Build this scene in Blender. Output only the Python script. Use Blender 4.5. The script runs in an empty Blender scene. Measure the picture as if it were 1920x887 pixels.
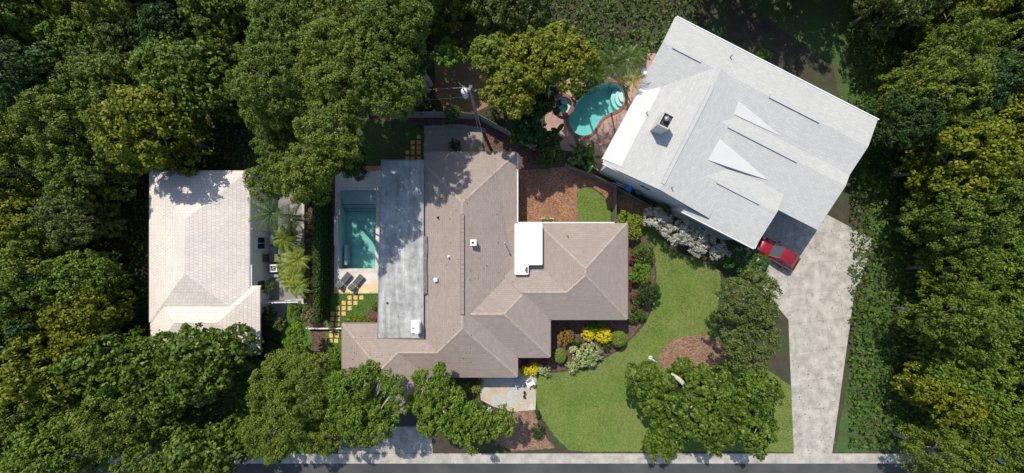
import bpy, math, random
import numpy as np
from mathutils import Vector, Matrix
from mathutils.geometry import tessellate_polygon

# ------------------------------------------------------------------ camera, light, exposure
SC = bpy.context.scene
COL = SC.collection
R = math.radians
H = 37.0                      # height of the drone above the ground, metres
PPM = 17.5                    # pixels per metre on the ground in the 1920 px photograph

cam_d = bpy.data.cameras.new('drone_camera')
cam = bpy.data.objects.new('drone_camera', cam_d)
COL.objects.link(cam)
cam.location = (0, 0, H)
cam.rotation_euler = (0, 0, 0)
cam_d.sensor_width = 36
cam_d.lens = 36 * PPM * H / 1920
cam_d.shift_y = 9 / 1920
cam_d.clip_end = 1000
SC.camera = cam

TO_SUN = Vector((-0.36, 0.78, 1.0)).normalized()
w = bpy.data.worlds.new('World')
SC.world = w
w.use_nodes = True
nt = w.node_tree
sky = nt.nodes.new('ShaderNodeTexSky')
sky.sky_type = 'NISHITA'
sky.sun_disc = False
sky.sun_elevation = math.asin(TO_SUN.z)
sky.sun_rotation = math.atan2(TO_SUN.x, TO_SUN.y)
bg = nt.nodes['Background']
bg.inputs['Strength'].default_value = 0.145
nt.links.new(sky.outputs[0], bg.inputs[0])
sd = bpy.data.lights.new('sun', 'SUN')
sd.energy = 4.2
sd.angle = R(0.53)
sd.color = (1.0, 0.935, 0.82)
sun = bpy.data.objects.new('sun', sd)
COL.objects.link(sun)
sun.rotation_euler = TO_SUN.to_track_quat('Z', 'Y').to_euler()
sun.location = (-15, 30, 60)

SC.view_settings.view_transform = 'Standard'
SC.view_settings.look = 'None'
SC.view_settings.exposure = 0.17
SC.view_settings.gamma = 1
SC.view_settings.use_curve_mapping = False
SC.cycles.max_bounces = 6
SC.cycles.transparent_max_bounces = 8
SC.cycles.caustics_reflective = False
SC.cycles.caustics_refractive = False
SC.cycles.sample_clamp_indirect = 6

rng = np.random.default_rng(11)
random.seed(5)

# ------------------------------------------------------------------ helpers
def G(px, py, z=0.0):
    """World point at height z that the photograph shows at pixel (px, py)."""
    s = (H - z) / H / PPM
    return Vector(((px - 960) * s, (452.5 - py) * s, z))

def tag(o, label=None, cat=None, group=None, kind=None):
    if label: o['label'] = label
    if cat: o['category'] = cat
    if group: o['group'] = group
    if kind: o['kind'] = kind
    return o

def thing(name, label, cat, loc=(0, 0, 0), rz=0.0, group=None):
    o = bpy.data.objects.new(name, None)
    o.empty_display_size = 0.2
    COL.objects.link(o)
    o.location = loc
    o.rotation_euler = (0, 0, rz)
    return tag(o, label, cat, group)

class MB:
    """Collects shapes; build() links them as ONE mesh object."""
    def __init__(s):
        s.v, s.f, s.m, s.sm = [], [], [], []
    def add(s, vs, fs, mi=0, smooth=False):
        b = len(s.v)
        s.v += [tuple(x) for x in vs]
        for f in fs:
            s.f.append(tuple(b + i for i in f)); s.m.append(mi); s.sm.append(smooth)
    def box(s, c, d, rz=0.0, mi=0, bev=0.0, rot=None):
        c = Vector(c); hx, hy, hz = d[0] / 2, d[1] / 2, d[2] / 2
        M = rot if rot is not None else Matrix.Rotation(rz, 3, 'Z')
        b = min(bev, hx * .9, hy * .9)
        if b <= 0:
            ring = [(-hx, -hy), (hx, -hy), (hx, hy), (-hx, hy)]
            vs = [c + M @ Vector((x, y, z)) for z in (-hz, hz) for x, y in ring]
            s.add(vs, [(3, 2, 1, 0), (4, 5, 6, 7)] + [(i, (i + 1) % 4, 4 + (i + 1) % 4, 4 + i) for i in range(4)], mi)
        else:
            ring = [(-hx + b, -hy), (hx - b, -hy), (hx, -hy + b), (hx, hy - b), (hx - b, hy), (-hx + b, hy), (-hx, hy - b), (-hx, -hy + b)]
            k = min(b, hz * .9)
            ins = [(x * (1 - b / hx * .7), y * (1 - b / hy * .7)) for x, y in ring]
            vs = [c + M @ Vector((x, y, -hz)) for x, y in ring] + [c + M @ Vector((x, y, hz - k * .7)) for x, y in ring] + [c + M @ Vector((x, y, hz)) for x, y in ins]
            fs = [tuple(range(7, -1, -1)), tuple(range(16, 24))]
            for i in range(8):
                j = (i + 1) % 8
                fs += [(i, j, 8 + j, 8 + i), (8 + i, 8 + j, 16 + j, 16 + i)]
            s.add(vs, fs, mi)
        return s
    def prism(s, poly, z0, z1, mi=0):
        n = len(poly)
        vs = [(p[0], p[1], z0) for p in poly] + [(p[0], p[1], z1) for p in poly]
        tri = tessellate_polygon([[Vector((p[0], p[1], 0)) for p in poly]])
        fs = []
        for t in tri:
            a, b, c = t
            cr = (poly[b][0] - poly[a][0]) * (poly[c][1] - poly[a][1]) - (poly[b][1] - poly[a][1]) * (poly[c][0] - poly[a][0])
            if cr < 0: a, c = c, a
            fs += [(n + a, n + b, n + c), (c, b, a)]
        area = sum(poly[i][0] * poly[(i + 1) % n][1] - poly[(i + 1) % n][0] * poly[i][1] for i in range(n))
        for i in range(n):
            j = (i + 1) % n
            fs.append((i, j, n + j, n + i) if area > 0 else (j, i, n + i, n + j))
        s.add(vs, fs, mi)
        return s
    def tube(s, pts, rad, n=8, mi=0, smooth=True, cap=True):
        pts = [Vector(p) for p in pts]
        if not hasattr(rad, '__len__'): rad = [rad] * len(pts)
        vs = []
        for i, p in enumerate(pts):
            t = (pts[min(i + 1, len(pts) - 1)] - pts[max(i - 1, 0)]).normalized()
            a = t.cross(Vector((0, 0, 1)))
            if a.length < 1e-3: a = t.cross(Vector((1, 0, 0)))
            a.normalize(); b = t.cross(a)
            for k in range(n):
                an = 2 * math.pi * k / n
                vs.append(p + (a * math.cos(an) + b * math.sin(an)) * rad[i])
        fs = []
        for i in range(len(pts) - 1):
            for k in range(n):
                k2 = (k + 1) % n
                fs.append((i * n + k, (i + 1) * n + k, (i + 1) * n + k2, i * n + k2))
        s.add(vs, fs, mi, smooth)
        if cap:
            L = (len(pts) - 1) * n
            s.add(vs[:n], [tuple(range(n))], mi); s.add(vs[L:], [tuple(range(n - 1, -1, -1))], mi)
        return s
    def lathe(s, prof, c=(0, 0, 0), n=16, mi=0, smooth=True):
        c = Vector(c); vs = []; fs = []
        for r, z in prof:
            for k in range(n):
                an = 2 * math.pi * k / n
                vs.append(c + Vector((r * math.cos(an), r * math.sin(an), z)))
        for i in range(len(prof) - 1):
            for k in range(n):
                k2 = (k + 1) % n
                fs.append((i * n + k, i * n + k2, (i + 1) * n + k2, (i + 1) * n + k))
        fs.append(tuple(range(n - 1, -1, -1)))
        L = (len(prof) - 1) * n
        fs.append(tuple(range(L, L + n)))
        s.add(vs, fs, mi, smooth)
        return s
    def ball(s, c, r, nu=10, nv=7, mi=0):
        rx, ry, rz = r if hasattr(r, '__len__') else (r, r, r)
        c = Vector(c)
        vs = [c + Vector((0, 0, -rz))]
        for j in range(1, nv):
            th = math.pi * j / nv
            for k in range(nu):
                an = 2 * math.pi * k / nu
                vs.append(c + Vector((rx * math.sin(th) * math.cos(an), ry * math.sin(th) * math.sin(an), -rz * math.cos(th))))
        vs.append(c + Vector((0, 0, rz)))
        fs = [(0, 1 + (k + 1) % nu, 1 + k) for k in range(nu)]
        for j in range(nv - 2):
            for k in range(nu):
                k2 = (k + 1) % nu
                fs.append((1 + j * nu + k, 1 + j * nu + k2, 1 + (j + 1) * nu + k2, 1 + (j + 1) * nu + k))
        L = 1 + (nv - 2) * nu
        fs += [(L + k, L + (k + 1) % nu, len(vs) - 1) for k in range(nu)]
        s.add(vs, fs, mi, True)
        return s
    def build(s, name, mats, parent=None, loc=None):
        me = bpy.data.meshes.new(name)
        me.from_pydata(s.v, [], s.f)
        if not isinstance(mats, (list, tuple)): mats = [mats]
        for m in mats: me.materials.append(m)
        me.polygons.foreach_set('material_index', s.m)
        me.polygons.foreach_set('use_smooth', s.sm)
        me.update()
        o = bpy.data.objects.new(name, me)
        COL.objects.link(o)
        if parent is not None: o.parent = parent
        if loc is not None: o.location = loc
        return o

def np_mesh(name, verts, nper, mats, parent=None, smooth=False, mi=None):
    """Object of many equal n-gons from an array (n_faces*nper, 3)."""
    nv = len(verts); nf = nv // nper
    me = bpy.data.meshes.new(name)
    me.vertices.add(nv); me.loops.add(nv); me.polygons.add(nf)
    me.vertices.foreach_set('co', np.asarray(verts, dtype=np.float32).ravel())
    me.loops.foreach_set('vertex_index', np.arange(nv, dtype=np.int32))
    me.polygons.foreach_set('loop_start', np.arange(0, nv, nper, dtype=np.int32))
    me.polygons.foreach_set('loop_total', np.full(nf, nper, dtype=np.int32))
    if not isinstance(mats, (list, tuple)): mats = [mats]
    for m in mats: me.materials.append(m)
    if mi is not None: me.polygons.foreach_set('material_index', np.asarray(mi, dtype=np.int32))
    me.update(calc_edges=True)
    o = bpy.data.objects.new(name, me)
    COL.objects.link(o)
    if parent is not None: o.parent = parent
    return o

# ------------------------------------------------------------------ materials
def newmat(name):
    m = bpy.data.materials.new(name); m.use_nodes = True
    return m, m.node_tree, m.node_tree.nodes['Principled BSDF']

def ramp(nt, fac, stops, interp='LINEAR'):
    r = nt.nodes.new('ShaderNodeValToRGB')
    r.color_ramp.interpolation = interp
    e = r.color_ramp.elements
    while len(e) < len(stops): e.new(0.5)
    for i, (p, c) in enumerate(stops):
        e[i].position = p; e[i].color = (*c, 1)
    nt.links.new(fac, r.inputs[0])
    return r.outputs[0]

def noise(nt, scale, detail=4, rough=.55, vec=None, dim=None):
    n = nt.nodes.new('ShaderNodeTexNoise')
    n.inputs['Scale'].default_value = scale; n.inputs['Detail'].default_value = detail
    n.inputs['Roughness'].default_value = rough
    if vec is not None: nt.links.new(vec, n.inputs['Vector'])
    return n.outputs['Fac']

def mixc(nt, fac, a, b, mode='MIX'):
    m = nt.nodes.new('ShaderNodeMix'); m.data_type = 'RGBA'; m.blend_type = mode
    for s, v in ((0, fac), (6, a), (7, b)):
        if hasattr(v, 'links'): nt.links.new(v, m.inputs[s])
        elif s == 0: m.inputs[0].default_value = v
        else: m.inputs[s].default_value = (*v, 1)
    return m.outputs[2]

def math_n(nt, op, a, b=None, c=None):
    m = nt.nodes.new('ShaderNodeMath'); m.operation = op
    for i, v in enumerate((a, b, c)):
        if v is None: continue
        if hasattr(v, 'links'): nt.links.new(v, m.inputs[i])
        else: m.inputs[i].default_value = v
    return m.outputs[0]

def coords(nt, kind='Object'):
    return nt.nodes.new('ShaderNodeTexCoord').outputs[kind]

def bump(nt, bsdf, h, strength=.4, dist=.02):
    b = nt.nodes.new('ShaderNodeBump')
    b.inputs['Strength'].default_value = strength; b.inputs['Distance'].default_value = dist
    nt.links.new(h, b.inputs['Height']); nt.links.new(b.outputs[0], bsdf.inputs['Normal'])

def plain(name, col, rough=.6, metal=0.0, var=.12, scale=3.0, coat=0.0):
    m, nt, b = newmat(name)
    f = noise(nt, scale, 5, .6, coords(nt))
    lo = tuple(x * (1 - var) for x in col); hi = tuple(min(1, x * (1 + var)) for x in col)
    nt.links.new(ramp(nt, f, [(.3, lo), (.7, hi)]), b.inputs['Base Color'])
    b.inputs['Roughness'].default_value = rough; b.inputs['Metallic'].default_value = metal
    b.inputs['Coat Weight'].default_value = coat
    return m

def mottled(name, stops, s1, s2, rough=.9, w2=.5, bstr=.5, bdist=.03, s3=None, far=None):
    """Two octaves of noise into a ramp; far = (scale, dark colour, amount) for broad patches."""
    m, nt, b = newmat(name)
    v = coords(nt)
    f = math_n(nt, 'ADD', math_n(nt, 'MULTIPLY', noise(nt, s1, 6, .6, v), 1 - w2), math_n(nt, 'MULTIPLY', noise(nt, s2, 4, .65, v), w2))
    c = ramp(nt, f, stops)
    if far:
        g = ramp(nt, noise(nt, far[0], 3, .5, v), [(.42, (0, 0, 0)), (.62, (1, 1, 1))])
        c = mixc(nt, math_n(nt, 'MULTIPLY', g, far[2]), c, far[1])
    nt.links.new(c, b.inputs['Base Color'])
    b.inputs['Roughness'].default_value = rough
    bump(nt, b, f, bstr, bdist)
    return m

def chips(name, cols, scale, rough=.9, patch=None, bstr=.7):
    """Bark chips / gravel: random colour per Voronoi cell, edges darker."""
    m, nt, b = newmat(name)
    v = coords(nt)
    mp = nt.nodes.new('ShaderNodeMapping'); nt.links.new(v, mp.inputs[0]); mp.inputs['Scale'].default_value = (1, 1.6, 1)
    nz = nt.nodes.new('ShaderNodeTexNoise'); nz.inputs['Scale'].default_value = 3; nt.links.new(mp.outputs[0], nz.inputs['Vector'])
    vv = mixc(nt, .12, mp.outputs[0], nz.outputs['Color'])
    vo = nt.nodes.new('ShaderNodeTexVoronoi'); vo.inputs['Scale'].default_value = scale; nt.links.new(vv, vo.inputs['Vector'])
    sx = nt.nodes.new('ShaderNodeSeparateColor'); nt.links.new(vo.outputs['Color'], sx.inputs[0])
    n = len(cols)
    c = ramp(nt, sx.outputs[0], [((i + .5) / n, k) for i, k in enumerate(cols)])
    if patch:
        g = ramp(nt, noise(nt, patch[0], 4, .6, v), [(.4, (0, 0, 0)), (.65, (1, 1, 1))])
        c = mixc(nt, math_n(nt, 'MULTIPLY', g, patch[2]), c, patch[1])
    nt.links.new(c, b.inputs['Base Color']); b.inputs['Roughness'].default_value = rough
    bump(nt, b, math_n(nt, 'ADD', sx.outputs[1], math_n(nt, 'MULTIPLY', vo.outputs['Distance'], -1.0)), bstr, .03)
    return m

def leafmat(name, dark, mid, light, trans=.28, nscale=.8, rough=.45, bias=0.0, wi=.55, wn=.5):
    m, nt, b = newmat(name)
    geo = nt.nodes.new('ShaderNodeNewGeometry')
    f = math_n(nt, 'ADD', math_n(nt, 'MULTIPLY', geo.outputs['Random Per Island'], wi), math_n(nt, 'MULTIPLY', noise(nt, nscale, 4, .6, coords(nt)), wn))
    c = ramp(nt, f, [(.22 + bias, dark), (.5 + bias, mid), (.8 + bias, light)])
    nt.links.new(c, b.inputs['Base Color']); b.inputs['Roughness'].default_value = rough
    b.inputs['Specular IOR Level'].default_value = .16
    t = nt.nodes.new('ShaderNodeBsdfTranslucent')
    nt.links.new(mixc(nt, 1.0, c, (1.0, 1.05, .55), 'MULTIPLY'), t.inputs[0])
    mx = nt.nodes.new('ShaderNodeMixShader'); mx.inputs[0].default_value = trans
    nt.links.new(b.outputs[0], mx.inputs[1]); nt.links.new(t.outputs[0], mx.inputs[2])
    nt.links.new(mx.outputs[0], nt.nodes['Material Output'].inputs[0])
    return m

def shingle(name, base, mortar, var=.18, row=.17, bw=.34, stain=None, sstr=.4, frame=0.0, bstr=.5, mott=.9):
    """Roof shingles whose courses run along the eave of each slope (picked from the face normal)."""
    m, nt, b = newmat(name)
    v = coords(nt)
    nv = coords(nt, 'Normal')
    sn = nt.nodes.new('ShaderNodeSeparateXYZ'); nt.links.new(nv, sn.inputs[0])
    ax = math_n(nt, 'ABSOLUTE', sn.outputs[0]); ay = math_n(nt, 'ABSOLUTE', sn.outputs[1])
    isx = math_n(nt, 'GREATER_THAN', ax, ay)
    sp = nt.nodes.new('ShaderNodeSeparateXYZ'); nt.links.new(v, sp.inputs[0])
    def pick(a, c):  # isx ? a : c
        return math_n(nt, 'ADD', math_n(nt, 'MULTIPLY', isx, a), math_n(nt, 'MULTIPLY', math_n(nt, 'SUBTRACT', 1.0, isx), c))
    cb = nt.nodes.new('ShaderNodeCombineXYZ')
    nt.links.new(pick(sp.outputs[1], sp.outputs[0]), cb.inputs[0]); nt.links.new(pick(sp.outputs[0], sp.outputs[1]), cb.inputs[1])
    br = nt.nodes.new('ShaderNodeTexBrick')
    nt.links.new(cb.outputs[0], br.inputs['Vector'])
    br.inputs['Scale'].default_value = 1; br.inputs['Brick Width'].default_value = bw; br.inputs['Row Height'].default_value = row
    br.inputs['Mortar Size'].default_value = .012; br.inputs['Mortar Smooth'].default_value = .3
    br.inputs['Color1'].default_value = (*[x * (1 - var) for x in base], 1)
    br.inputs['Color2'].default_value = (*[x * (1 + var) for x in base], 1)
    br.inputs['Mortar'].default_value = (*mortar, 1)
    c = br.outputs['Color']
    g = ramp(nt, noise(nt, .35, 6, .65, v), [(.3, (.86, .87, .9)), (.7, (1.1, 1.08, 1.05))])
    c = mixc(nt, mott, c, g, 'MULTIPLY')
    g2 = ramp(nt, noise(nt, 5, 5, .7, v), [(.3, (.85, .85, .85)), (.7, (1.12, 1.12, 1.12))])
    c = mixc(nt, mott * .8, c, g2, 'MULTIPLY')
    if stain:
        mp = nt.nodes.new('ShaderNodeMapping'); nt.links.new(cb.outputs[0], mp.inputs[0]); mp.inputs['Scale'].default_value = (2.2, .25, 1)
        g3 = ramp(nt, noise(nt, 1.0, 4, .6, mp.outputs[0]), [(.5, (0, 0, 0)), (.75, (1, 1, 1))])
        c = mixc(nt, math_n(nt, 'MULTIPLY', g3, sstr), c, stain)
    nt.links.new(c, b.inputs['Base Color']); b.inputs['Roughness'].default_value = .9
    bump(nt, b, br.outputs['Fac'], -bstr, .02)
    return m

def watermat(name, absorb, density, rip=.10):
    m, nt, b = newmat(name)
    nt.nodes.remove(b)
    tr = nt.nodes.new('ShaderNodeBsdfTransparent')
    gl = nt.nodes.new('ShaderNodeBsdfGlossy'); gl.inputs['Roughness'].default_value = .06
    fr = nt.nodes.new('ShaderNodeFresnel'); fr.inputs[0].default_value = 1.33
    bp = nt.nodes.new('ShaderNodeBump'); bp.inputs['Strength'].default_value = rip; bp.inputs['Distance'].default_value = .1
    nt.links.new(noise(nt, 3.5, 4, .6, coords(nt)), bp.inputs['Height'])
    nt.links.new(bp.outputs[0], gl.inputs['Normal']); nt.links.new(bp.outputs[0], fr.inputs['Normal'])
    geo = nt.nodes.new('ShaderNodeNewGeometry')
    up = math_n(nt, 'SUBTRACT', 1.0, geo.outputs['Backfacing'])
    mx = nt.nodes.new('ShaderNodeMixShader')
    nt.links.new(math_n(nt, 'MULTIPLY', fr.outputs[0], up), mx.inputs[0]); nt.links.new(tr.outputs[0], mx.inputs[1]); nt.links.new(gl.outputs[0], mx.inputs[2])
    out = nt.nodes['Material Output']
    nt.links.new(mx.outputs[0], out.inputs[0])
    va = nt.nodes.new('ShaderNodeVolumeAbsorption'); va.inputs['Color'].default_value = (*absorb, 1); va.inputs['Density'].default_value = density
    nt.links.new(va.outputs[0], out.inputs['Volume'])
    return m

def plastermat(name, base, hi):
    m, nt, b = newmat(name)
    v = coords(nt)
    w_ = nt.nodes.new('ShaderNodeTexVoronoi'); w_.feature = 'SMOOTH_F1'; w_.inputs['Scale'].default_value = 2.4
    nz = nt.nodes.new('ShaderNodeTexNoise'); nz.inputs['Scale'].default_value = 1.6; nt.links.new(v, nz.inputs['Vector'])
    nt.links.new(mixc(nt, .35, v, nz.outputs['Color']), w_.inputs['Vector'])
    c = ramp(nt, w_.outputs['Distance'], [(.2, base), (.75, hi)])
    c = mixc(nt, .5, c, ramp(nt, noise(nt, .6, 4, .6, v), [(.35, base), (.65, hi)]))
    nt.links.new(c, b.inputs['Base Color']); b.inputs['Roughness'].default_value = .8
    return m

def brickmat(name, c1, c2, mortar, bw, rh, ms=.012, rot=0.0, rough=.85, var=.15):
    m, nt, b = newmat(name)
    mp = nt.nodes.new('ShaderNodeMapping'); mp.inputs['Rotation'].default_value = (0, 0, rot)
    nt.links.new(coords(nt), mp.inputs[0])
    br = nt.nodes.new('ShaderNodeTexBrick'); nt.links.new(mp.outputs[0], br.inputs['Vector'])
    br.inputs['Scale'].default_value = 1; br.inputs['Brick Width'].default_value = bw; br.inputs['Row Height'].default_value = rh
    br.inputs['Mortar Size'].default_value = ms
    for k, c in (('Color1', c1), ('Color2', c2), ('Mortar', mortar)): br.inputs[k].default_value = (*c, 1)
    g = ramp(nt, noise(nt, .9, 6, .65, coords(nt)), [(.3, (1 - var * 1.6,) * 3), (.7, (1 + var,) * 3)])
    nt.links.new(mixc(nt, 1.0, br.outputs['Color'], g, 'MULTIPLY'), b.inputs['Base Color'])
    b.inputs['Roughness'].default_value = rough
    bump(nt, b, br.outputs['Fac'], -.4, .01)
    return m

M = {}
M['soil'] = mottled('soil', [(.3, (.022, .017, .012)), (.5, (.055, .042, .028)), (.7, (.10, .075, .05))], 1.2, 9, far=(.25, (.035, .065, .014), .75))
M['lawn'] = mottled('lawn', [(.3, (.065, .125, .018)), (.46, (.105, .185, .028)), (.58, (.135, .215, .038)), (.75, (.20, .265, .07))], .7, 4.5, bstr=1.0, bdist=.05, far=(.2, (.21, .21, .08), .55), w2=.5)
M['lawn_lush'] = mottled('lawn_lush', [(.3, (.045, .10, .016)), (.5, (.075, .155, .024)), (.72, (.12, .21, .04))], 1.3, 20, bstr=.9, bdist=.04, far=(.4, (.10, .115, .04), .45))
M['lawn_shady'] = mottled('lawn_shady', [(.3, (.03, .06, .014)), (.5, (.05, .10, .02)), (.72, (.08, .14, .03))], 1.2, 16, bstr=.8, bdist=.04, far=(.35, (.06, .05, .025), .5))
M['mulch_red'] = chips('mulch_red', [(.15, .065, .032), (.32, .155, .085), (.42, .235, .14), (.23, .105, .058), (.36, .185, .105)], 8.5, patch=(.5, (.19, .105, .06), .6))
M['mulch_dark'] = chips('mulch_dark', [(.06, .03, .022), (.13, .07, .05), (.19, .105, .08), (.09, .045, .035), (.16, .10, .075)], 7, patch=(.6, (.07, .05, .035), .5))
M['mulch_tan'] = chips('mulch_tan', [(.17, .09, .055), (.28, .16, .10), (.34, .21, .14), (.2, .11, .07)], 7, patch=(.5, (.16, .10, .07), .4))
M['gravel'] = chips('gravel', [(.24, .21, .18), (.32, .29, .25), (.37, .34, .29), (.28, .25, .21)], 14, patch=(.5, (.3, .25, .19), .5), bstr=.4)
M['dirt'] = mottled('dirt', [(.3, (.17, .10, .05)), (.5, (.30, .185, .09)), (.7, (.42, .28, .15))], 1.0, 8, far=(.5, (.12, .075, .04), .6))
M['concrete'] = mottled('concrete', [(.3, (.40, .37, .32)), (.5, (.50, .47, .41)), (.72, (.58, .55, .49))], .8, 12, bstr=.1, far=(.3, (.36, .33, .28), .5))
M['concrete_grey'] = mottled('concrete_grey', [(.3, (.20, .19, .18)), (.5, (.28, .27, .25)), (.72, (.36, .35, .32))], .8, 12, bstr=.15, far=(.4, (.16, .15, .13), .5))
M['slab'] = brickmat('concrete_slab', (.45, .42, .365), (.43, .405, .355), (.30, .28, .245), 3.6, 3.1, ms=.02, rot=-.12, var=.24)
M['asphalt'] = mottled('asphalt', [(.3, (.05, .05, .052)), (.5, (.075, .074, .073)), (.72, (.12, .118, .112))], .7, 14, bstr=.3, far=(.22, (.045, .045, .046), .7))
M['deck'] = mottled('deck', [(.3, (.58, .54, .49)), (.5, (.72, .68, .62)), (.72, (.82, .78, .72))], 1.1, 9, bstr=.15, far=(.55, (.48, .41, .33), .5))
M['deck_ochre'] = mottled('deck_ochre', [(.3, (.60, .43, .22)), (.5, (.74, .60, .38)), (.72, (.80, .70, .52))], 1.4, 8, bstr=.15, far=(.5, (.66, .44, .20), .6))
M['deck_rust'] = mottled('deck_rust', [(.3, (.42, .17, .05)), (.5, (.58, .27, .09)), (.72, (.68, .40, .18))], 1.8, 8, bstr=.15)
M['stone_step'] = mottled('stone_step', [(.3, (.52, .33, .11)), (.5, (.66, .45, .18)), (.72, (.74, .55, .28))], 2.2, 14, bstr=.3)
M['stone_orange'] = mottled('stone_orange', [(.3, (.48, .23, .06)), (.5, (.62, .32, .09)), (.72, (.70, .42, .16))], 2.2, 14, bstr=.3)
M['roof'] = shingle('roof_shingle', (.322, .264, .228), (.24, .192, .165), var=.07, row=.19, bw=.5, stain=(.23, .185, .16), sstr=.3, mott=.45)
M['ridge'] = plain('ridge_shingle', (.375, .305, .262), .9, var=.2, scale=4)
M['vent_strip'] = plain('vent_strip', (.30, .235, .20), .9, var=.25, scale=4)
M['roof2'] = shingle('pale_shingle', (.49, .485, .46), (.36, .365, .355), var=.06, mott=.3, row=.2, bw=.45, stain=(.40, .405, .40), sstr=.3, frame=-math.atan2(-.455, .89))
M['ridge2'] = plain('pale_ridge', (.47, .475, .465), .85, var=.08, scale=3)
M['membrane'] = plain('white_membrane', (.60, .595, .575), .55, var=.03, scale=.8)
M['white_flat'] = plain('white_coating', (.9, .9, .9), .4, var=.01, scale=.8)
M['wall_grey'] = plain('painted_wall', (.60, .59, .565), .85, var=.1, scale=.6)
M['wall_cream'] = plain('cream_wall', (.68, .66, .56), .85, var=.06, scale=.7)
M['wall_tan'] = plain('tan_wall', (.42, .36, .30), .85, var=.08, scale=.7)
M['white'] = plain('white_paint', (.76, .76, .74), .5, var=.04)
M['gutter'] = plain('gutter_white', (.70, .69, .67), .45, var=.06)
M['metal_grey'] = plain('grey_metal', (.36, .37, .38), .4, .5, var=.1)
M['dark_metal'] = plain('dark_metal', (.035, .036, .04), .45, .3, var=.15)
M['black'] = plain('black_plastic', (.02, .02, .022), .5, var=.2)
M['glass'] = plain('window_glass', (.03, .045, .06), .08, var=.1)
M['block'] = brickmat('block_wall', (.30, .29, .27), (.35, .34, .31), (.24, .23, .21), .4, .2, var=.25)
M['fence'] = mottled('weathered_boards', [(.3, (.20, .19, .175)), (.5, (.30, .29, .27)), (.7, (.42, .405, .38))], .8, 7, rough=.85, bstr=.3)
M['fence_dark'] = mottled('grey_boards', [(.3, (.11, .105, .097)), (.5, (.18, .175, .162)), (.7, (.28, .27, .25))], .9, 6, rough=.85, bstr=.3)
M['wood'] = mottled('pole_wood', [(.3, (.16, .14, .12)), (.5, (.26, .235, .21)), (.7, (.36, .33, .30))], 1.5, 9, rough=.85, bstr=.3)
M['bark'] = mottled('bark', [(.3, (.12, .10, .08)), (.5, (.22, .195, .165)), (.7, (.36, .335, .30))], 2.0, 9, rough=.9, bstr=.6)
M['bark_pale'] = mottled('bark_pale', [(.3, (.30, .275, .24)), (.5, (.43, .40, .355)), (.7, (.56, .53, .48))], 2.0, 9, rough=.9, bstr=.5)
M['plaster'] = plastermat('pool_plaster', (.56, .64, .63), (.74, .80, .79))
M['plaster_grey'] = plastermat('pool_plaster_grey', (.36, .40, .41), (.50, .53, .54))
M['water'] = watermat('pool_water', (.20, .72, .65), .50)
M['water_bright'] = watermat('pool_water_bright', (.10, .77, .76), .50)
M['brick_coping'] = brickmat('brick_coping', (.30, .115, .075), (.24, .085, .06), (.17, .11, .09), .22, .1)
M['brick_paver'] = brickmat('brick_paver', (.46, .315, .26), (.40, .255, .21), (.32, .23, .19), .4, .2, rot=-.47)
M['cushion'] = mottled('grey_cushion', [(.3, (.085, .085, .09)), (.5, (.115, .115, .12)), (.7, (.15, .15, .155))], 3, 20, rough=.9, bstr=.2)
M['statue'] = plain('grey_stone', (.36, .36, .36), .8, var=.35, scale=6)
M['blue'] = plain('blue_plastic', (.05, .20, .52), .5, var=.12)
M['green'] = plain('green_plastic', (.05, .15, .11), .55, var=.12)
M['terracotta'] = plain('terracotta', (.40, .15, .07), .8, var=.15)
M['red_car'] = plain('red_car_paint', (.36, .012, .025), .25, .3, var=.05, coat=.8)
M['grey_car'] = plain('grey_car_paint', (.07, .08, .10), .25, .4, var=.05, coat=.8)
M['white_car'] = plain('white_car_paint', (.72, .72, .72), .25, 0, var=.03, coat=.8)
M['tyre'] = plain('tyre_rubber', (.02, .02, .02), .85)
M['lamp'] = plain('lamp_lens', (.65, .65, .66), .15)
M['tail'] = plain('tail_lens', (.40, .02, .02), .2)
M['tile_cream'] = shingle('cream_tile', (.70, .64, .57), (.44, .34, .28), var=.05, row=.33, bw=.28, bstr=.8)
M['roll'] = None

# grey rolled roofing with lap lines, streaks and stains of its own
def rolled():
    m, nt, b = newmat('rolled_roofing')
    v = coords(nt)
    mp = nt.nodes.new('ShaderNodeMapping'); nt.links.new(v, mp.inputs[0]); mp.inputs['Scale'].default_value = (1.4, .22, 1)
    f = math_n(nt, 'ADD', math_n(nt, 'MULTIPLY', noise(nt, 1.2, 6, .65, mp.outputs[0]), .55), math_n(nt, 'MULTIPLY', noise(nt, 1.4, 6, .65, v), .45))
    c = ramp(nt, f, [(.36, (.21, .21, .205)), (.5, (.36, .36, .345)), (.63, (.52, .52, .495))])
    br = nt.nodes.new('ShaderNodeTexBrick')
    mp2 = nt.nodes.new('ShaderNodeMapping'); nt.links.new(v, mp2.inputs[0]); mp2.inputs['Rotation'].default_value = (0, 0, math.pi / 2)
    nt.links.new(mp2.outputs[0], br.inputs['Vector'])
    br.inputs['Scale'].default_value = 1; br.inputs['Brick Width'].default_value = 6; br.inputs['Row Height'].default_value = .95
    br.inputs['Mortar Size'].default_value = .018; br.inputs['Mortar Smooth'].default_value = .6
    br.inputs['Color1'].default_value = (.97, .97, .97, 1); br.inputs['Color2'].default_value = (1.05, 1.05, 1.05, 1); br.inputs['Mortar'].default_value = (.78, .79, .8, 1)
    c = mixc(nt, 1.0, c, br.outputs['Color'], 'MULTIPLY')
    g = ramp(nt, noise(nt, .5, 5, .7, v), [(.55, (0, 0, 0)), (.72, (1, 1, 1))])
    c = mixc(nt, math_n(nt, 'MULTIPLY', g, .5), c, (.23, .24, .25))
    nt.links.new(c, b.inputs['Base Color']); b.inputs['Roughness'].default_value = .85
    return m
M['roll'] = rolled()

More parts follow.
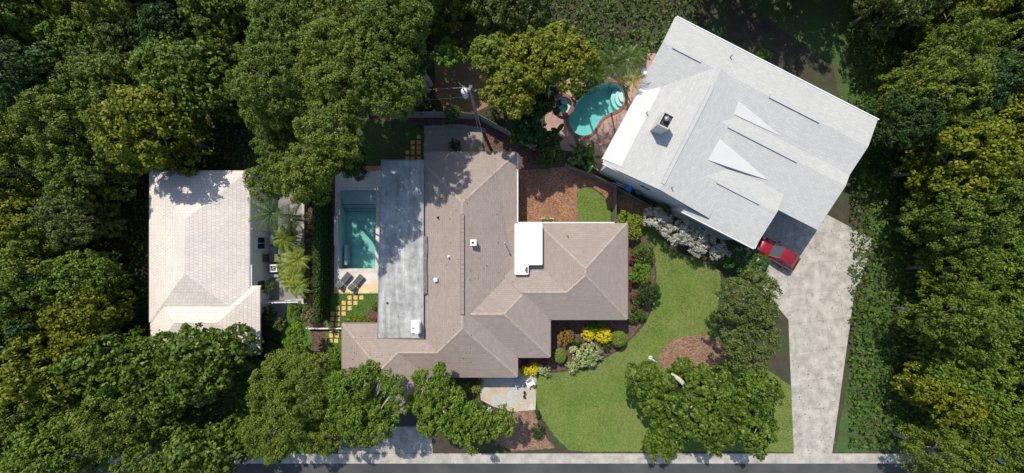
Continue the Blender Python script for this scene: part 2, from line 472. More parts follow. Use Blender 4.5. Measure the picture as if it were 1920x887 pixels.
# flagstones: tan and buff stones of uneven outline
def flag():
    m, nt, b = newmat('flagstone')
    v = coords(nt)
    nz = nt.nodes.new('ShaderNodeTexNoise'); nz.inputs['Scale'].default_value = 2.0; nt.links.new(v, nz.inputs['Vector'])
    vv = mixc(nt, .1, v, nz.outputs['Color'])
    vo = nt.nodes.new('ShaderNodeTexVoronoi'); vo.inputs['Scale'].default_value = 1.5; nt.links.new(vv, vo.inputs['Vector'])
    ve = nt.nodes.new('ShaderNodeTexVoronoi'); ve.feature = 'DISTANCE_TO_EDGE'; ve.inputs['Scale'].default_value = 1.5; nt.links.new(vv, ve.inputs['Vector'])
    sx = nt.nodes.new('ShaderNodeSeparateColor'); nt.links.new(vo.outputs['Color'], sx.inputs[0])
    c = ramp(nt, sx.outputs[0], [(.1, (.48, .41, .31)), (.35, (.54, .43, .28)), (.55, (.44, .38, .29)), (.75, (.56, .51, .42)), (.92, (.40, .42, .39))])
    c = mixc(nt, .6, c, ramp(nt, noise(nt, 5, 5, .65, v), [(.3, (.8, .8, .8)), (.7, (1.15, 1.15, 1.15))]), 'MULTIPLY')
    e = ramp(nt, ve.outputs['Distance'], [(.02, (1, 1, 1)), (.06, (0, 0, 0))])
    c = mixc(nt, e, c, (.42, .37, .29))
    nt.links.new(c, b.inputs['Base Color']); b.inputs['Roughness'].default_value = .85
    return m
M['flag'] = flag()
M['bluestone'] = mottled('bluestone', [(.3, (.33, .37, .36)), (.5, (.42, .46, .44)), (.72, (.52, .55, .52))], 1.5, 10, bstr=.1)

L = {}
L['oak'] = leafmat('oak_leaves', (.038, .072, .010), (.095, .15, .018), (.20, .25, .036))
L['oak_warm'] = leafmat('warm_oak_leaves', (.05, .085, .010), (.125, .18, .020), (.24, .28, .042))
L['olive'] = leafmat('olive_leaves', (.045, .075, .016), (.105, .145, .03), (.20, .235, .07))
L['yellowgreen'] = leafmat('yellow_green_leaves', (.06, .085, .008), (.15, .18, .013), (.29, .30, .03))
L['magnolia'] = leafmat('glossy_leaves', (.032, .068, .008), (.08, .135, .014), (.18, .24, .035), rough=.4, nscale=1.2)
L['grove'] = leafmat('small_tree_leaves', (.042, .085, .009), (.11, .185, .019), (.22, .29, .04))
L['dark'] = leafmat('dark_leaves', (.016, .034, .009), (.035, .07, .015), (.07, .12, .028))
L['bush'] = leafmat('bush_leaves', (.035, .075, .012), (.075, .14, .02), (.14, .22, .04))
L['lime'] = leafmat('lime_leaves', (.10, .15, .014), (.20, .26, .025), (.32, .37, .06))
L['bright'] = leafmat('bright_leaves', (.06, .13, .012), (.12, .215, .02), (.21, .31, .04))
L['gold'] = leafmat('golden_leaves', (.38, .33, .006), (.62, .54, .010), (.80, .72, .04), trans=.2)
L['copper'] = leafmat('copper_leaves', (.14, .07, .016), (.29, .16, .03), (.42, .27, .06))
L['ballgreen'] = leafmat('clipped_leaves', (.09, .15, .018), (.17, .245, .035), (.26, .33, .07), nscale=3)
L['varieg'] = leafmat('variegated_leaves', (.14, .21, .04), (.30, .38, .12), (.58, .62, .38), nscale=3)
L['silver'] = leafmat('silver_leaves', (.24, .23, .18), (.47, .45, .37), (.68, .65, .55), trans=.12)
L['red'] = leafmat('red_leaves', (.10, .02, .02), (.22, .05, .045), (.36, .10, .08))
L['brown'] = leafmat('dry_leaves', (.09, .065, .035), (.19, .145, .075), (.32, .27, .14))
L['palm'] = leafmat('palm_leaves', (.035, .075, .013), (.085, .15, .026), (.175, .24, .055), rough=.35)
L['palm_yellow'] = leafmat('yellow_palm_leaves', (.10, .155, .013), (.23, .29, .03), (.40, .42, .07), rough=.35)
L['banana'] = leafmat('paddle_leaves', (.03, .07, .012), (.075, .14, .025), (.19, .27, .07), rough=.3)
L['hedge'] = leafmat('hedge_leaves', (.02, .055, .008), (.042, .10, .012), (.085, .165, .022), nscale=2, trans=.1)

# ------------------------------------------------------------------ foliage
def unit(n, r):
    v = r.normal(size=(n, 3)); return v / np.linalg.norm(v, axis=1, keepdims=True)

def leaves_from_subs(subs, out, sub_r, n_each, ll, lw, r, up=.5, spread=.75):
    """A leaf is a folded four-cornered blade. subs: centres of twig clusters, out: their outward directions."""
    ns = len(subs)
    c = np.repeat(subs, n_each, axis=0); o = np.repeat(out, n_each, axis=0)
    sr = np.repeat(sub_r * r.uniform(.7, 1.25, ns), n_each)[:, None]
    d = unit(len(c), r) + o * .55; d /= np.linalg.norm(d, axis=1, keepdims=True)
    p = c + d * sr * (r.uniform(.35, 1.0, (len(c), 1)))
    nrm = d * .7 + np.array([0, 0, up]) + r.normal(size=c.shape) * spread * .5
    nrm /= np.linalg.norm(nrm, axis=1, keepdims=True)
    t = r.normal(size=c.shape); t -= nrm * np.sum(t * nrm, axis=1, keepdims=True); t /= np.linalg.norm(t, axis=1, keepdims=True)
    b = np.cross(nrm, t)
    s = r.uniform(.7, 1.3, (len(c), 1))
    q = np.stack([p - t * ll * .5 * s, p + b * lw * .5 * s + nrm * lw * .12, p + t * ll * .5 * s, p - b * lw * .5 * s + nrm * lw * .12], axis=1)
    return q.reshape(-1, 3)

def crown_verts(blobs, r, sub_r=.38, cover=1.0, n_each=26, ll=.24, lw=.15, low=-.35, up=.5):
    """blobs: rows (x, y, z, rx, ry, rz). Twig clusters sit on the outside of the blobs, leaves on the clusters."""
    blobs = np.asarray(blobs, dtype=float)
    S, O = [], []
    for i, bl in enumerate(blobs):
        c, rad = bl[:3], bl[3:6]
        area = 4 * math.pi * (np.prod(rad) ** (2 / 3)) * .65
        n = max(5, int(area * cover / (sub_r ** 2 * 1.9)))
        d = unit(n * 2, r); d = d[d[:, 2] > low][:n]
        p = c + d * rad * r.uniform(.78, 1.04, (len(d), 1))
        keep = np.ones(len(p), bool)
        for j, b2 in enumerate(blobs):
            if j != i: keep &= np.linalg.norm((p - b2[:3]) / b2[3:6], axis=1) > .72
        S.append(p[keep]); O.append(d[keep])
    S = np.concatenate(S); O = np.concatenate(O)
    return leaves_from_subs(S, O, sub_r, n_each, ll, lw, r, up)

def dome_blobs(R_, rz, n, r, fr=(.26, .42), flat=.8):
    """Uneven lobes spread over a dome of radius R_ and half-height rz, centred on the origin."""
    out = []
    for k in range(n):
        a = k * 2.399 + r.uniform(-.5, .5)
        q = math.sqrt((k + .4) / n)
        rr = R_ * r.uniform(*fr)
        rad = min(q * R_ * .95, R_ - rr * .75) * r.uniform(.82, 1.06)
        z = rz * (math.sqrt(max(0, 1 - (q * .95) ** 2)) - .35) * r.uniform(.7, 1.15) + r.uniform(-.25, .25) * rz * .6
        out.append((math.cos(a) * rad, math.sin(a) * rad, z, rr * r.uniform(.85, 1.15), rr * r.uniform(.85, 1.15), rr * flat))
    return out

def limbs(mb, base, top, blobs, r, r0=.28, count=9, mi=0):
    base = Vector(base); top = Vector(top)
    n = 6; pts = []; rad = []
    sway = Vector((r.uniform(-.3, .3), r.uniform(-.3, .3), 0))
    for i in range(n + 1):
        t = i / n
        pts.append(base.lerp(top, t) + sway * math.sin(t * math.pi)); rad.append(r0 * (1.35 if i == 0 else 1 - .55 * t))
    mb.tube(pts, rad, 8, mi)
    idx = r.permutation(len(blobs))[:count]
    for i in idx:
        e = Vector(blobs[i][:3]); e.z += blobs[i][5] * r.uniform(.4, 1.0)
        t = r.uniform(.5, .95); s = base.lerp(top, t) + sway * math.sin(t * math.pi)
        m1 = s.lerp(e, .35) + Vector((r.uniform(-.3, .3), r.uniform(-.3, .3), .25))
        m2 = s.lerp(e, .7) + Vector((r.uniform(-.25, .25), r.uniform(-.25, .25), .3))
        mb.tube([s, m1, m2, e], [r0 * .42, r0 * .32, r0 * .2, r0 * .07], 6, mi)

def tree(label, px, py, rpx, zc, mat, seed, name='broadleaf_tree', rz=None, n=20, sub_r=.4, ll=.24, lw=.15, n_each=26, cover=1.0,
         fr=(.26, .42), r0=.26, extra=(), bark='bark', nl=9, cat='tree', group=None, base=None, squash=(1, 1), skirt=0):
    """Trunk and crown; (px, py) is where the photograph shows the middle of the crown, at height zc."""
    r = np.random.default_rng(seed)
    c = G(px, py, zc); k = (H - zc) / H / PPM
    R_ = rpx * k; rz = rz or R_ * .6
    b0 = G(*base) if base else Vector((c.x, c.y, 0))
    root = thing(name, label, cat, b0, 0, group)
    off = c - b0
    bl = []
    for x, y, z, a, b, h in dome_blobs(R_, rz, n, r, fr):
        bl.append((off.x + x * squash[0], off.y + y * squash[1], off.z + z, a, b, h))
    for k_ in range(skirt):
        a_ = k_ * 2.399; q_ = R_ * .7 * math.sqrt((k_ + .5) / skirt)
        bl.append((off.x + q_ * math.cos(a_), off.y + q_ * math.sin(a_), off.z - rz * r.uniform(.25, 1.15), R_ * .3, R_ * .3, R_ * .26))
    for ex, ey, er, ez in extra:
        e = G(ex, ey, ez) - b0; er_ = er * (H - ez) / H / PPM
        for q in dome_blobs(er_, er_ * .7, 5, r, (.4, .6)):
            bl.append((e.x + q[0], e.y + q[1], e.z + q[2], q[3], q[4], q[5]))
    mb = MB(); limbs(mb, (0, 0, 0), (off.x * .9, off.y * .9, max(1.0, off.z - rz * .25)), bl, r, r0, nl)
    for ex, ey, er, ez in extra:
        e = G(ex, ey, ez) - b0
        s = Vector((off.x * .6, off.y * .6, off.z * .55))
        mb.tube([s, s.lerp(e, .5) + Vector((0, 0, .4)), e], [r0 * .5, r0 * .35, r0 * .12], 6)
    mb.build('trunk', M[bark], root)
    np_mesh('crown', crown_verts(bl, r, sub_r, cover, n_each, ll, lw), 4, L[mat], root)
    return root

def bush(label, px, py, rx, ry, h, mat, seed, name='bush', n=9, sub_r=.2, ll=.13, lw=.085, n_each=16, cover=1.0, group=None, rot=0.0, cat='bush',
         fr=(.34, .52), ball=False, up=.5):
    r = np.random.default_rng(seed)
    z = h * .55
    c = G(px, py, z); k = (H - z) / H / PPM
    root = thing(name, label, cat, (c.x, c.y, 0), 0, group)
    X, Y = rx * k, ry * k
    if ball:
        bl = [(0, 0, h * .5, X * .93, Y * .93, h * .5)]
    else:
        Rm = (X + Y) / 2; bl = []
        for x, y, zz, a, b, hh in dome_blobs(Rm, h * .55, n, r, fr):
            x, y = x * X / Rm, y * Y / Rm
            x, y = x * math.cos(rot) - y * math.sin(rot), x * math.sin(rot) + y * math.cos(rot)
            hh = min(hh, h * .4)
            bl.append((x, y, max(hh * .8, h * .5 + zz), a, b, hh))
    mb = MB()
    for q in bl[:7]:
        mb.tube([(0, 0, 0), (q[0] * .5, q[1] * .5, q[2] * .5), (q[0], q[1], q[2])], [.05, .035, .015], 5)
    mb.build('stem', M['bark'], root)
    np_mesh('foliage', crown_verts(bl, r, sub_r, cover, n_each, ll, lw, low=-.2, up=up), 4, L[mat], root)
    return root

def frond_verts(base, az, length, rise, droop, r, nl=22, ll=.45, lw=.05, plan=1.0):
    """One pinnate frond: leaflets either side of an arching rib."""
    t = np.linspace(0.08, 1, nl)
    x = length * t; z = rise * np.sin(t * math.pi * .55) * length - droop * length * t ** 2.2
    dx, dy = math.cos(az), math.sin(az)
    P = np.stack([base[0] + dx * x, base[1] + dy * x, base[2] + z], axis=1)
    q = []
    for i in range(nl):
        l = ll * (math.sin(math.pi * (.12 + .86 * t[i])) ** .7 + .1) * r.uniform(.85, 1.1)
        for s in (-1, 1):
            fw = .55 + .4 * t[i]
            d = np.array([-dy * s * (1 - fw * .4) + dx * fw, dx * s * (1 - fw * .4) + dy * fw, -.25 + r.uniform(-.15, .12)])
            d /= np.linalg.norm(d)
            wv = np.array([dx, dy, .1]) * lw * .5
            e = P[i] + d * l; m = P[i] + d * l * .5
            q += [P[i], m + wv, e, m - wv]
    return np.array(q), P

def palm(label, px, py, z, nfr, length, mat, seed, group=None, name='palm_tree', stems=1, spread=0.0, base=None, ll=.45, lw=.055, rise=.45, droop=.55, sy=1.0, trunk=.1):
    r = np.random.default_rng(seed)
    c = G(px, py, z)
    b0 = G(*base) if base else Vector((c.x, c.y, 0)); of = c - b0
    root = thing(name, label, 'palm tree', b0, 0, group)
    mb = MB(); ribs = MB(); V = []
    for s in range(stems):
        ox, oy = (r.uniform(-spread, spread), r.uniform(-spread, spread) * sy) if stems > 1 else (0, 0)
        zt = z * r.uniform(.75, 1.05) if stems > 1 else z
        bx, by = ox, oy; ox += of.x; oy += of.y
        mb.tube([(bx * .6, by * .6, 0), (bx * .8 + of.x * .35, by * .8 + of.y * .35, zt * .5), (ox, oy, zt)], [trunk * 1.25, trunk, trunk * .85], 8)
        for k in range(nfr):
            az = k * 2.399 + r.uniform(-.25, .25)
            f = k / nfr
            q, P = frond_verts((ox, oy, zt), az, length * r.uniform(.8, 1.08), rise * (1.25 - f), droop * (.6 + .6 * f), r, 20, ll, lw)
            V.append(q); ribs.tube([tuple(p) for p in P[::4]] + [tuple(P[-1])], [.03, .028, .024, .02, .015, .008][:len(P[::4]) + 1], 4)
    mb.build('trunk', M['bark'], root)
    cr = np_mesh('crown', np.concatenate(V), 4, L[mat], root)
    ribs.build('frond_rib', L[mat], cr)
    return root

def paddle_plant(label, px, py, z, nlv, length, width, mat, seed, name='banana_plant', cat='plant', spread=.5):
    r = np.random.default_rng(seed)
    c = G(px, py, z)
    root = thing(name, label, cat, (c.x, c.y, 0))
    mb = MB(); V = []
    for k in range(nlv):
        az = k * 2.399 + r.uniform(-.3, .3); l = length * r.uniform(.7, 1.15); wd = width * r.uniform(.75, 1.15)
        bx, by = r.uniform(-spread, spread, 2)
        z0 = z * r.uniform(.6, 1.05)
        d = np.array([math.cos(az), math.sin(az), 0]); sd_ = np.array([-d[1], d[0], 0])
        mb.tube([(bx * .5, by * .5, 0), (bx, by, z0)], [.06, .035], 5)
        t = np.linspace(0, 1, 7); pr = np.sin(np.pi * (.08 + .9 * t)) ** .6 * wd / 2
        P = np.array([bx, by, z0]) + d * (l * t)[:, None] + np.array([0, 0, 1]) * (l * (.5 * t - .75 * t ** 2))[:, None]
        A = P + sd_ * pr[:, None] + np.array([0, 0, .06]); B = P - sd_ * pr[:, None] + np.array([0, 0, .06])
        for i in range(6):
            V += [P[i], P[i + 1], A[i + 1], A[i], B[i], B[i + 1], P[i + 1], P[i]]
    mb.build('stem', L[mat], root)
    np_mesh('foliage', np.array(V), 4, L[mat], root)
    return root

def spiky(label, px, py, h, n, length, lw, mat, seed, name='spiky_plant', rx=.4, ry=.4, cat='plant', group=None):
    """Clump of strap leaves that arch out of the ground."""
    r = np.random.default_rng(seed)
    c = G(px, py, h * .5)
    root = thing(name, label, cat, (c.x, c.y, 0), 0, group)
    V = []
    for k in range(n):
        az = r.uniform(0, 6.283); l = length * r.uniform(.6, 1.1)
        b = np.array([r.uniform(-rx, rx), r.uniform(-ry, ry), 0.0])
        d = np.array([math.cos(az), math.sin(az), 0]); s = np.array([-d[1], d[0], 0])
        t = np.array([0, .35, .7, 1.0]); hz = h * r.uniform(.6, 1.1)
        P = b + d * (l * t)[:, None] + np.array([0, 0, 1]) * (hz * np.sin(t * 2.3))[:, None]
        wv = lw * np.array([.8, 1, .7, .05]) / 2
        for i in range(3):
            V += [P[i] - s * wv[i], P[i] + s * wv[i], P[i + 1] + s * wv[i + 1], P[i + 1] - s * wv[i + 1]]
    np_mesh('foliage', np.array(V), 4, L[mat], root)
    return root

# ------------------------------------------------------------------ sheets of ground
def smooth_poly(pts, k=5):
    out = []; n = len(pts)
    for i in range(n):
        p0, p1, p2, p3 = (np.array(pts[(i + j - 1) % n], float) for j in range(4))
        for s in range(k):
            t = s / k
            out.append(tuple(.5 * ((2 * p1) + (-p0 + p2) * t + (2 * p0 - 5 * p1 + 4 * p2 - p3) * t * t + (-p0 + 3 * p1 - 3 * p2 + p3) * t ** 3)))
    return out

def circle_px(cx, cy, rx, ry=None, n=28):
    ry = ry or rx
    return [(cx + rx * math.cos(2 * math.pi * i / n), cy + ry * math.sin(2 * math.pi * i / n)) for i in range(n)]

def flat_mesh(name, outer, z, m, holes=(), parent=None, thick=0.0):
    """Horizontal sheet from world outlines with holes."""
    loops = [[Vector((p[0], p[1], 0)) for p in outer]] + [[Vector((p[0], p[1], 0)) for p in h] for h in holes]
    flatv = [p for l in loops for p in l]
    tri = tessellate_polygon(loops)
    mb = MB()
    fs = []
    for a, b, c in tri:
        cr = (flatv[b] - flatv[a]).cross(flatv[c] - flatv[a]).z
        if abs(cr) < 1e-9: continue
        fs.append((a, b, c) if cr > 0 else (c, b, a))
    mb.add([(p.x, p.y, z) for p in flatv], fs)
    if thick:
        for l in loops:
            n = len(l)
            mb.add([(p.x, p.y, z) for p in l] + [(p.x, p.y, z - thick) for p in l], [(i, (i + 1) % n, n + (i + 1) % n, n + i) for i in range(n)])
    return mb.build(name, m, parent)

def P2(pts, z=0.0):
    return [(G(x, y, z).x, G(x, y, z).y) for x, y in pts]

def ragged(pts, amp=1.1, step=4.0):
    r = np.random.default_rng(int(abs(pts[0][0]) + abs(pts[0][1]))); out = []
    for a, b in zip(pts, pts[1:] + pts[:1]):
        a, b = np.array(a, float), np.array(b, float); d = np.linalg.norm(b - a); n = max(1, int(d / step)); nn = np.array([-(b - a)[1], (b - a)[0]]) / max(d, 1e-6)
        for k in range(n): out.append(tuple(a + (b - a) * k / n + nn * r.uniform(-amp, amp)))
    return out

ORGANIC = ('lawn', 'bark', 'bed', 'border', 'gravel', 'yard')
def sheet(name, pts, z, m, holes=(), smooth=False, thick=0.0, world=False):
    if smooth: pts = smooth_poly(pts)
    if any(w_ in name for w_ in ORGANIC) and not world and name != 'side_yard': pts = ragged(list(pts))
    o = flat_mesh(name, pts if world else P2(pts), z, m, holes, None, thick)
    return tag(o, kind='structure')

# pools' water outlines (pixels on the ground)
POOL = [(638.5, 357), (706, 357), (704, 504), (636, 504)]
KID = smooth_poly([(1066, 222), (1076, 200), (1092, 180), (1112, 163), (1136, 155), (1158, 157), (1170, 172), (1171, 191), (1160, 205), (1143, 213), (1128, 222), (1118, 238), (1106, 252), (1088, 254), (1072, 243)], 4)
SPA = circle_px(1056, 199, 15.5)
poolW, kidW, spaW = P2(POOL), P2(KID), P2(SPA)
def grow(poly, d):
    c = np.mean(np.array(poly), axis=0); out = []; n = len(poly)
    area = sum(poly[i][0] * poly[(i + 1) % n][1] - poly[(i + 1) % n][0] * poly[i][1] for i in range(n))
    sg = 1 if area > 0 else -1
    for i in range(n):
        a, b, e = np.array(poly[i - 1]), np.array(poly[i]), np.array(poly[(i + 1) % n])
        t1 = (b - a) / np.linalg.norm(b - a); t2 = (e - b) / np.linalg.norm(e - b)
        n1 = np.array([t1[1], -t1[0]]) * sg; n2 = np.array([t2[1], -t2[0]]) * sg
        m_ = n1 + n2; m_ /= np.linalg.norm(m_); k = d / max(.35, float(np.dot(m_, n1)))
        out.append(tuple(b + m_ * k))
    return out

sheet('ground', [(-400, -400), (400, -400), (400, 400), (-400, 400)], 0.0, M['soil'], [grow(poolW, .1), grow(kidW, .1), grow(spaW, .1)], world=True)

# gardens
sheet('front_lawn', [(1153, 388), (1183, 393), (1216, 418), (1262, 468), (1326, 492), (1350, 520), (1350, 640), (1448, 700), (1520, 760), (1560, 840), (1400, 846), (1100, 846), (1062, 838), (1036, 812), (1012, 772),
                      (1004, 735), (1004, 706), (1030, 700), (1062, 697), (1100, 692), (1135, 672), (1160, 658), (1186, 634), (1214, 600), (1228, 556), (1230, 505), (1222, 462), (1190, 424), (1153, 416)], .008, M['lawn'], smooth=True)
sheet('side_lawn', [(1083, 354), (1106, 350), (1128, 366), (1144, 384), (1146, 417), (1083, 417)], .012, M['lawn'])
sheet('bark_yard', [(962, 280), (1010, 290), (1062, 306), (1132, 338), (1160, 352), (1240, 398), (1262, 440), (1240, 445), (1205, 410), (1180, 396), (1147, 392), (1130, 362), (1104, 348), (1082, 352), (1084, 420), (962, 420)], .016, M['mulch_red'])
sheet('bark_strip', [(930, 236), (1000, 268), (1064, 300), (1064, 312), (1010, 318), (968, 318), (960, 290), (905, 285), (905, 250)], .020, M['mulch_dark'])
sheet('planting_bed', [(1170, 415), (1200, 425), (1220, 462), (1228, 505), (1226, 556), (1212, 598), (1184, 632), (1158, 655), (1133, 669), (1100, 689), (1062, 694), (1030, 697), (1008, 703), (955, 712), (955, 640), (1020, 590), (1160, 590)], .024, M['mulch_dark'], smooth=False)
sheet('bark_mound', [(1236, 674), (1246, 650), (1268, 634), (1300, 628), (1330, 630), (1352, 642), (1360, 668), (1340, 690), (1290, 694), (1248, 692)], .028, M['mulch_tan'], smooth=True)
sheet('bark_patch', [(964, 770), (1002, 768), (1010, 800), (1040, 840), (960, 846), (930, 830), (940, 790)], .014, M['mulch_tan'])
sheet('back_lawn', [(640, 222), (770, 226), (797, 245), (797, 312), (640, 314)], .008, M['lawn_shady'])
sheet('gravel_pad', [(795, 236), (860, 232), (915, 240), (924, 262), (918, 292), (795, 292)], .012, M['gravel'])
sheet('bark_border', [(700, 214), (760, 218), (900, 220), (950, 250), (920, 262), (910, 240), (860, 232), (795, 236), (760, 228), (700, 226)], .016, M['mulch_dark'])
sheet('bare_yard', [(812, 40), (900, 40), (920, 150), (932, 186), (905, 205), (870, 212), (838, 205), (816, 180)], .008, M['dirt'])
sheet('lane', [(788, -20), (800, -20), (799, 165), (787, 165)], .012, M['concrete'])
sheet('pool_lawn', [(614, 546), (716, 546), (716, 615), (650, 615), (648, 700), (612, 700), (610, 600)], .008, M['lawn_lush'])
sheet('flower_bed', [(716, 553), (709, 556), (700, 572), (688, 588), (668, 600), (650, 606), (646, 616), (716, 616)], .012, M['mulch_dark'])
sheet('hedge_border', [(576, 335), (630, 335), (626, 440), (628, 560), (612, 640), (622, 700), (576, 700)], .004, M['mulch_dark'])
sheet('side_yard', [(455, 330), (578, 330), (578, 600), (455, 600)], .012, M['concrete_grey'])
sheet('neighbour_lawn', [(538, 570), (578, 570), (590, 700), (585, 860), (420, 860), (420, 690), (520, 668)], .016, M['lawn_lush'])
sheet('driveway', [(640, 765), (800, 760), (806, 850), (640, 850)], .012, M['asphalt'])
sheet('driveway_apron', [(640, 800), (806, 800), (812, 851), (634, 851)], .018, M['slab'])
sheet('pool_patio', [(1028, 165), (1060, 150), (1120, 130), (1200, 100), (1260, 100), (1260, 170), (1180, 330), (1120, 320), (1080, 285), (1040, 280), (1020, 240)], .03, M['brick_paver'], [grow(kidW, .06), grow(spaW, .06)])
sheet('neighbour_driveway', [(1372, 470), (1400, 452), (1470, 360), (1640, 450), (1600, 560), (1560, 850), (1488, 850), (1478, 600)], .02, M['slab'])
sheet('neighbour_back_lawn', [(1300, -60), (1780, -60), (1780, 848), (1565, 848), (1640, 450), (1560, 120)], .006, M['lawn_shady'])
# front street
sheet('pavement', [(-700, 850), (2700, 850), (2700, 868), (-700, 868)], .11, M['slab'], thick=.11)
sheet('street', [(-700, 868.5), (2700, 868.5), (2700, 990), (-700, 990)], .006, M['asphalt'])

# flagstone patio: one paved surface with some large blue-grey slabs
pat = MB()
def pslab(x0, y0, x1, y1, z, mi, jit=2.0):
    r = np.random.default_rng(int(x0 * 7 + y0))
    pts = [(x0, y0), ((x0 + x1) / 2, y0), (x1, y0), (x1, (y0 + y1) / 2), (x1, y1), ((x0 + x1) / 2, y1), (x0, y1), (x0, (y0 + y1) / 2)]
    pat.prism(P2([(a + r.uniform(-jit, jit), b + r.uniform(-jit, jit)) for a, b in pts])[::-1], 0.0, z, mi)
pat.prism(P2([(896, 690), (1006, 690), (1006, 705), (1004, 768), (960, 772), (925, 762), (902, 750), (898, 725)])[::-1], 0.0, .04, 0)
for q in ((906, 723, 917, 740), (957, 722, 971, 738), (951, 741, 970, 758), (924, 741, 938, 760), (906, 703, 924, 719), (928, 704, 945, 719), (948, 703, 966, 719), (970, 703, 986, 716)):
    pslab(*q, .048, 1)
tag(pat.build('patio', [M['flag'], M['bluestone']]), kind='structure')

L['grass'] = leafmat('grass_blades', (.075, .135, .018), (.135, .205, .032), (.30, .30, .10), trans=.15, nscale=.28, wi=.3, wn=.78)
L['grass_lush'] = leafmat('lush_grass_blades', (.05, .115, .014), (.09, .18, .024), (.16, .25, .045), trans=.15, nscale=.5)
def inside(poly, P):
    r_ = np.zeros(len(P), bool); n = len(poly)
    for i in range(n):
        a, b = poly[i], poly[(i + 1) % n]
        c = ((a[1] > P[:, 1]) != (b[1] > P[:, 1]))
        with np.errstate(divide='ignore', invalid='ignore'):
            r_ ^= c & (P[:, 0] < (b[0] - a[0]) * (P[:, 1] - a[1]) / (b[1] - a[1]) + a[0])
    return r_
def scatter(name, sheets, dens, ln, wd, mat, seed, z, up=.35, label=None, avoid=()):
    r = np.random.default_rng(seed); Q = []
    for sh in sheets:
        me = bpy.data.objects[sh].data; poly = [(v.co.x, v.co.y) for v in me.vertices]; A = np.array(poly)
        lo, hi = A.min(0) - .1, A.max(0) + .1
        P = r.uniform(lo, hi, (int(np.prod(hi - lo) * dens), 2)); P = P[inside(poly, P + r.normal(0, .05, P.shape))]
        for av in avoid: P = P[~inside([(v.co.x, v.co.y) for v in bpy.data.objects[av].data.vertices], P + r.normal(0, .06, P.shape))]
        Q.append(P)
    P = np.concatenate(Q); n = len(P)
    t = r.normal(size=(n, 3)); t[:, 2] = np.abs(t[:, 2]) * up; t /= np.linalg.norm(t, axis=1, keepdims=True)
    b = np.cross(t, np.array([0, 0, 1.0])); b /= np.linalg.norm(b, axis=1, keepdims=True)
    s_ = r.uniform(.6, 1.4, (n, 1)); c = np.column_stack([P, np.full(n, z)])
    q = np.stack([c, c + t * ln * .5 * s_ + b * wd * .5, c + t * ln * s_, c + t * ln * .5 * s_ - b * wd * .5], 1).reshape(-1, 3)
    return tag(np_mesh(name, q, 4, L[mat]), label, None, None, 'stuff')
scatter('grass', ['front_lawn', 'side_lawn'], 190, .13, .05, 'grass', 1, .02, label='short green grass of the sunny lawns', avoid=('bark_mound', 'neighbour_driveway', 'planting_bed', 'bark_yard'))
scatter('lush_grass', ['pool_lawn', 'neighbour_lawn'], 190, .13, .05, 'grass_lush', 2, .03, label='thick darker green grass beside the rectangular pool and cream house', avoid=('flower_bed', 'hedge_border'))
L['litter'] = leafmat('fallen_leaves', (.10, .06, .03), (.24, .16, .07), (.38, .29, .14), trans=.05)
scatter('fallen_leaves', ['front_lawn', 'gravel_pad', 'bare_yard', 'back_lawn', 'driveway', 'driveway_apron', 'pavement', 'neighbour_driveway', 'neighbour_back_lawn'], 1.6, .14, .09, 'litter', 3, .045, .15, 'dry brown fallen leaves scattered over lawn and paving')

# ------------------------------------------------------------------ pools
def basin(name, poly, depth, m, parent, step=None, top=-.0):
    mb = MB(); n = len(poly)
    tri = tessellate_polygon([[Vector((p[0], p[1], 0)) for p in poly]])
    vs = [(p[0], p[1], top) for p in poly] + [(p[0], p[1], -depth) for p in poly]
    area = sum(poly[i][0] * poly[(i + 1) % n][1] - poly[(i + 1) % n][0] * poly[i][1] for i in range(n))
    fs = []
    for a, b, c in tri:
        cr = (poly[b][0] - poly[a][0]) * (poly[c][1] - poly[a][1]) - (poly[b][1] - poly[a][1]) * (poly[c][0] - poly[a][0])
        fs.append((n + a, n + b, n + c) if cr > 0 else (n + c, n + b, n + a))
    for i in range(n):
        j = (i + 1) % n
        fs.append((j, i, n + i, n + j) if area > 0 else (i, j, n + j, n + i))
    mb.add(vs, fs)
    return mb.build(name, m, parent)

def water_body(poly, z, depth, m, parent):
    mb = MB(); p = grow(poly, -.006)
    area = sum(p[i][0] * p[(i + 1) % len(p)][1] - p[(i + 1) % len(p)][0] * p[i][1] for i in range(len(p)))
    mb.prism(p if area > 0 else p[::-1], -depth, z)
    return mb.build('water', m, parent)

def ring(name, inner, wd, z0, z1, m, parent):
    outer = grow(inner, wd); n = len(inner); mb = MB()
    vs = [(*p, z1) for p in inner] + [(*p, z1) for p in outer] + [(*p, z0) for p in inner] + [(*p, z0) for p in outer]
    fs = []
    for i in range(n):
        j = (i + 1) % n
        fs += [(i, n + i, n + j, j), (2 * n + i, i, j, 2 * n + j), (n + i, 3 * n + i, 3 * n + j, n + j)]
    mb.add(vs, fs)
    return mb.build(name, m, parent)

pw = thing('swimming_pool', 'rectangular teal swimming pool with shallow shelf beside the grey flat roof', 'swimming pool')
basin('basin', grow(poolW, .0), 1.5, M['plaster'], pw, top=.05)
x0, x1 = poolW[0][0], poolW[1][0]
yt = poolW[0][1]
st = MB()
def pool_step(ya, yb, z): st.box(((x0 + x1) / 2, (ya + yb) / 2, (z - 1.5) / 2), (x1 - x0 - .05, abs(yb - ya), z + 1.5))
pool_step(yt - .02, yt - 1.5, -.42)
pool_step(yt - 1.503, yt - 1.86, -.6); pool_step(yt - 1.863, yt - 2.2, -.9)
st.build('step', M['plaster_grey'], pw)
edge = MB()
for d, z in ((1.5, -.40), (1.86, -.58), (2.2, -.88)): edge.box(((x0 + x1) / 2, yt - d + .03, z), (x1 - x0 - .06, .07, .03))
edge.build('tile_band', plain('dark_tile', (.05, .12, .12), .4), pw)
be = MB(); be.box((G(644, 496).x, G(644, 478).y, -1.0), (.35, 2.2, .9)); be.build('bench', M['plaster_grey'], pw)
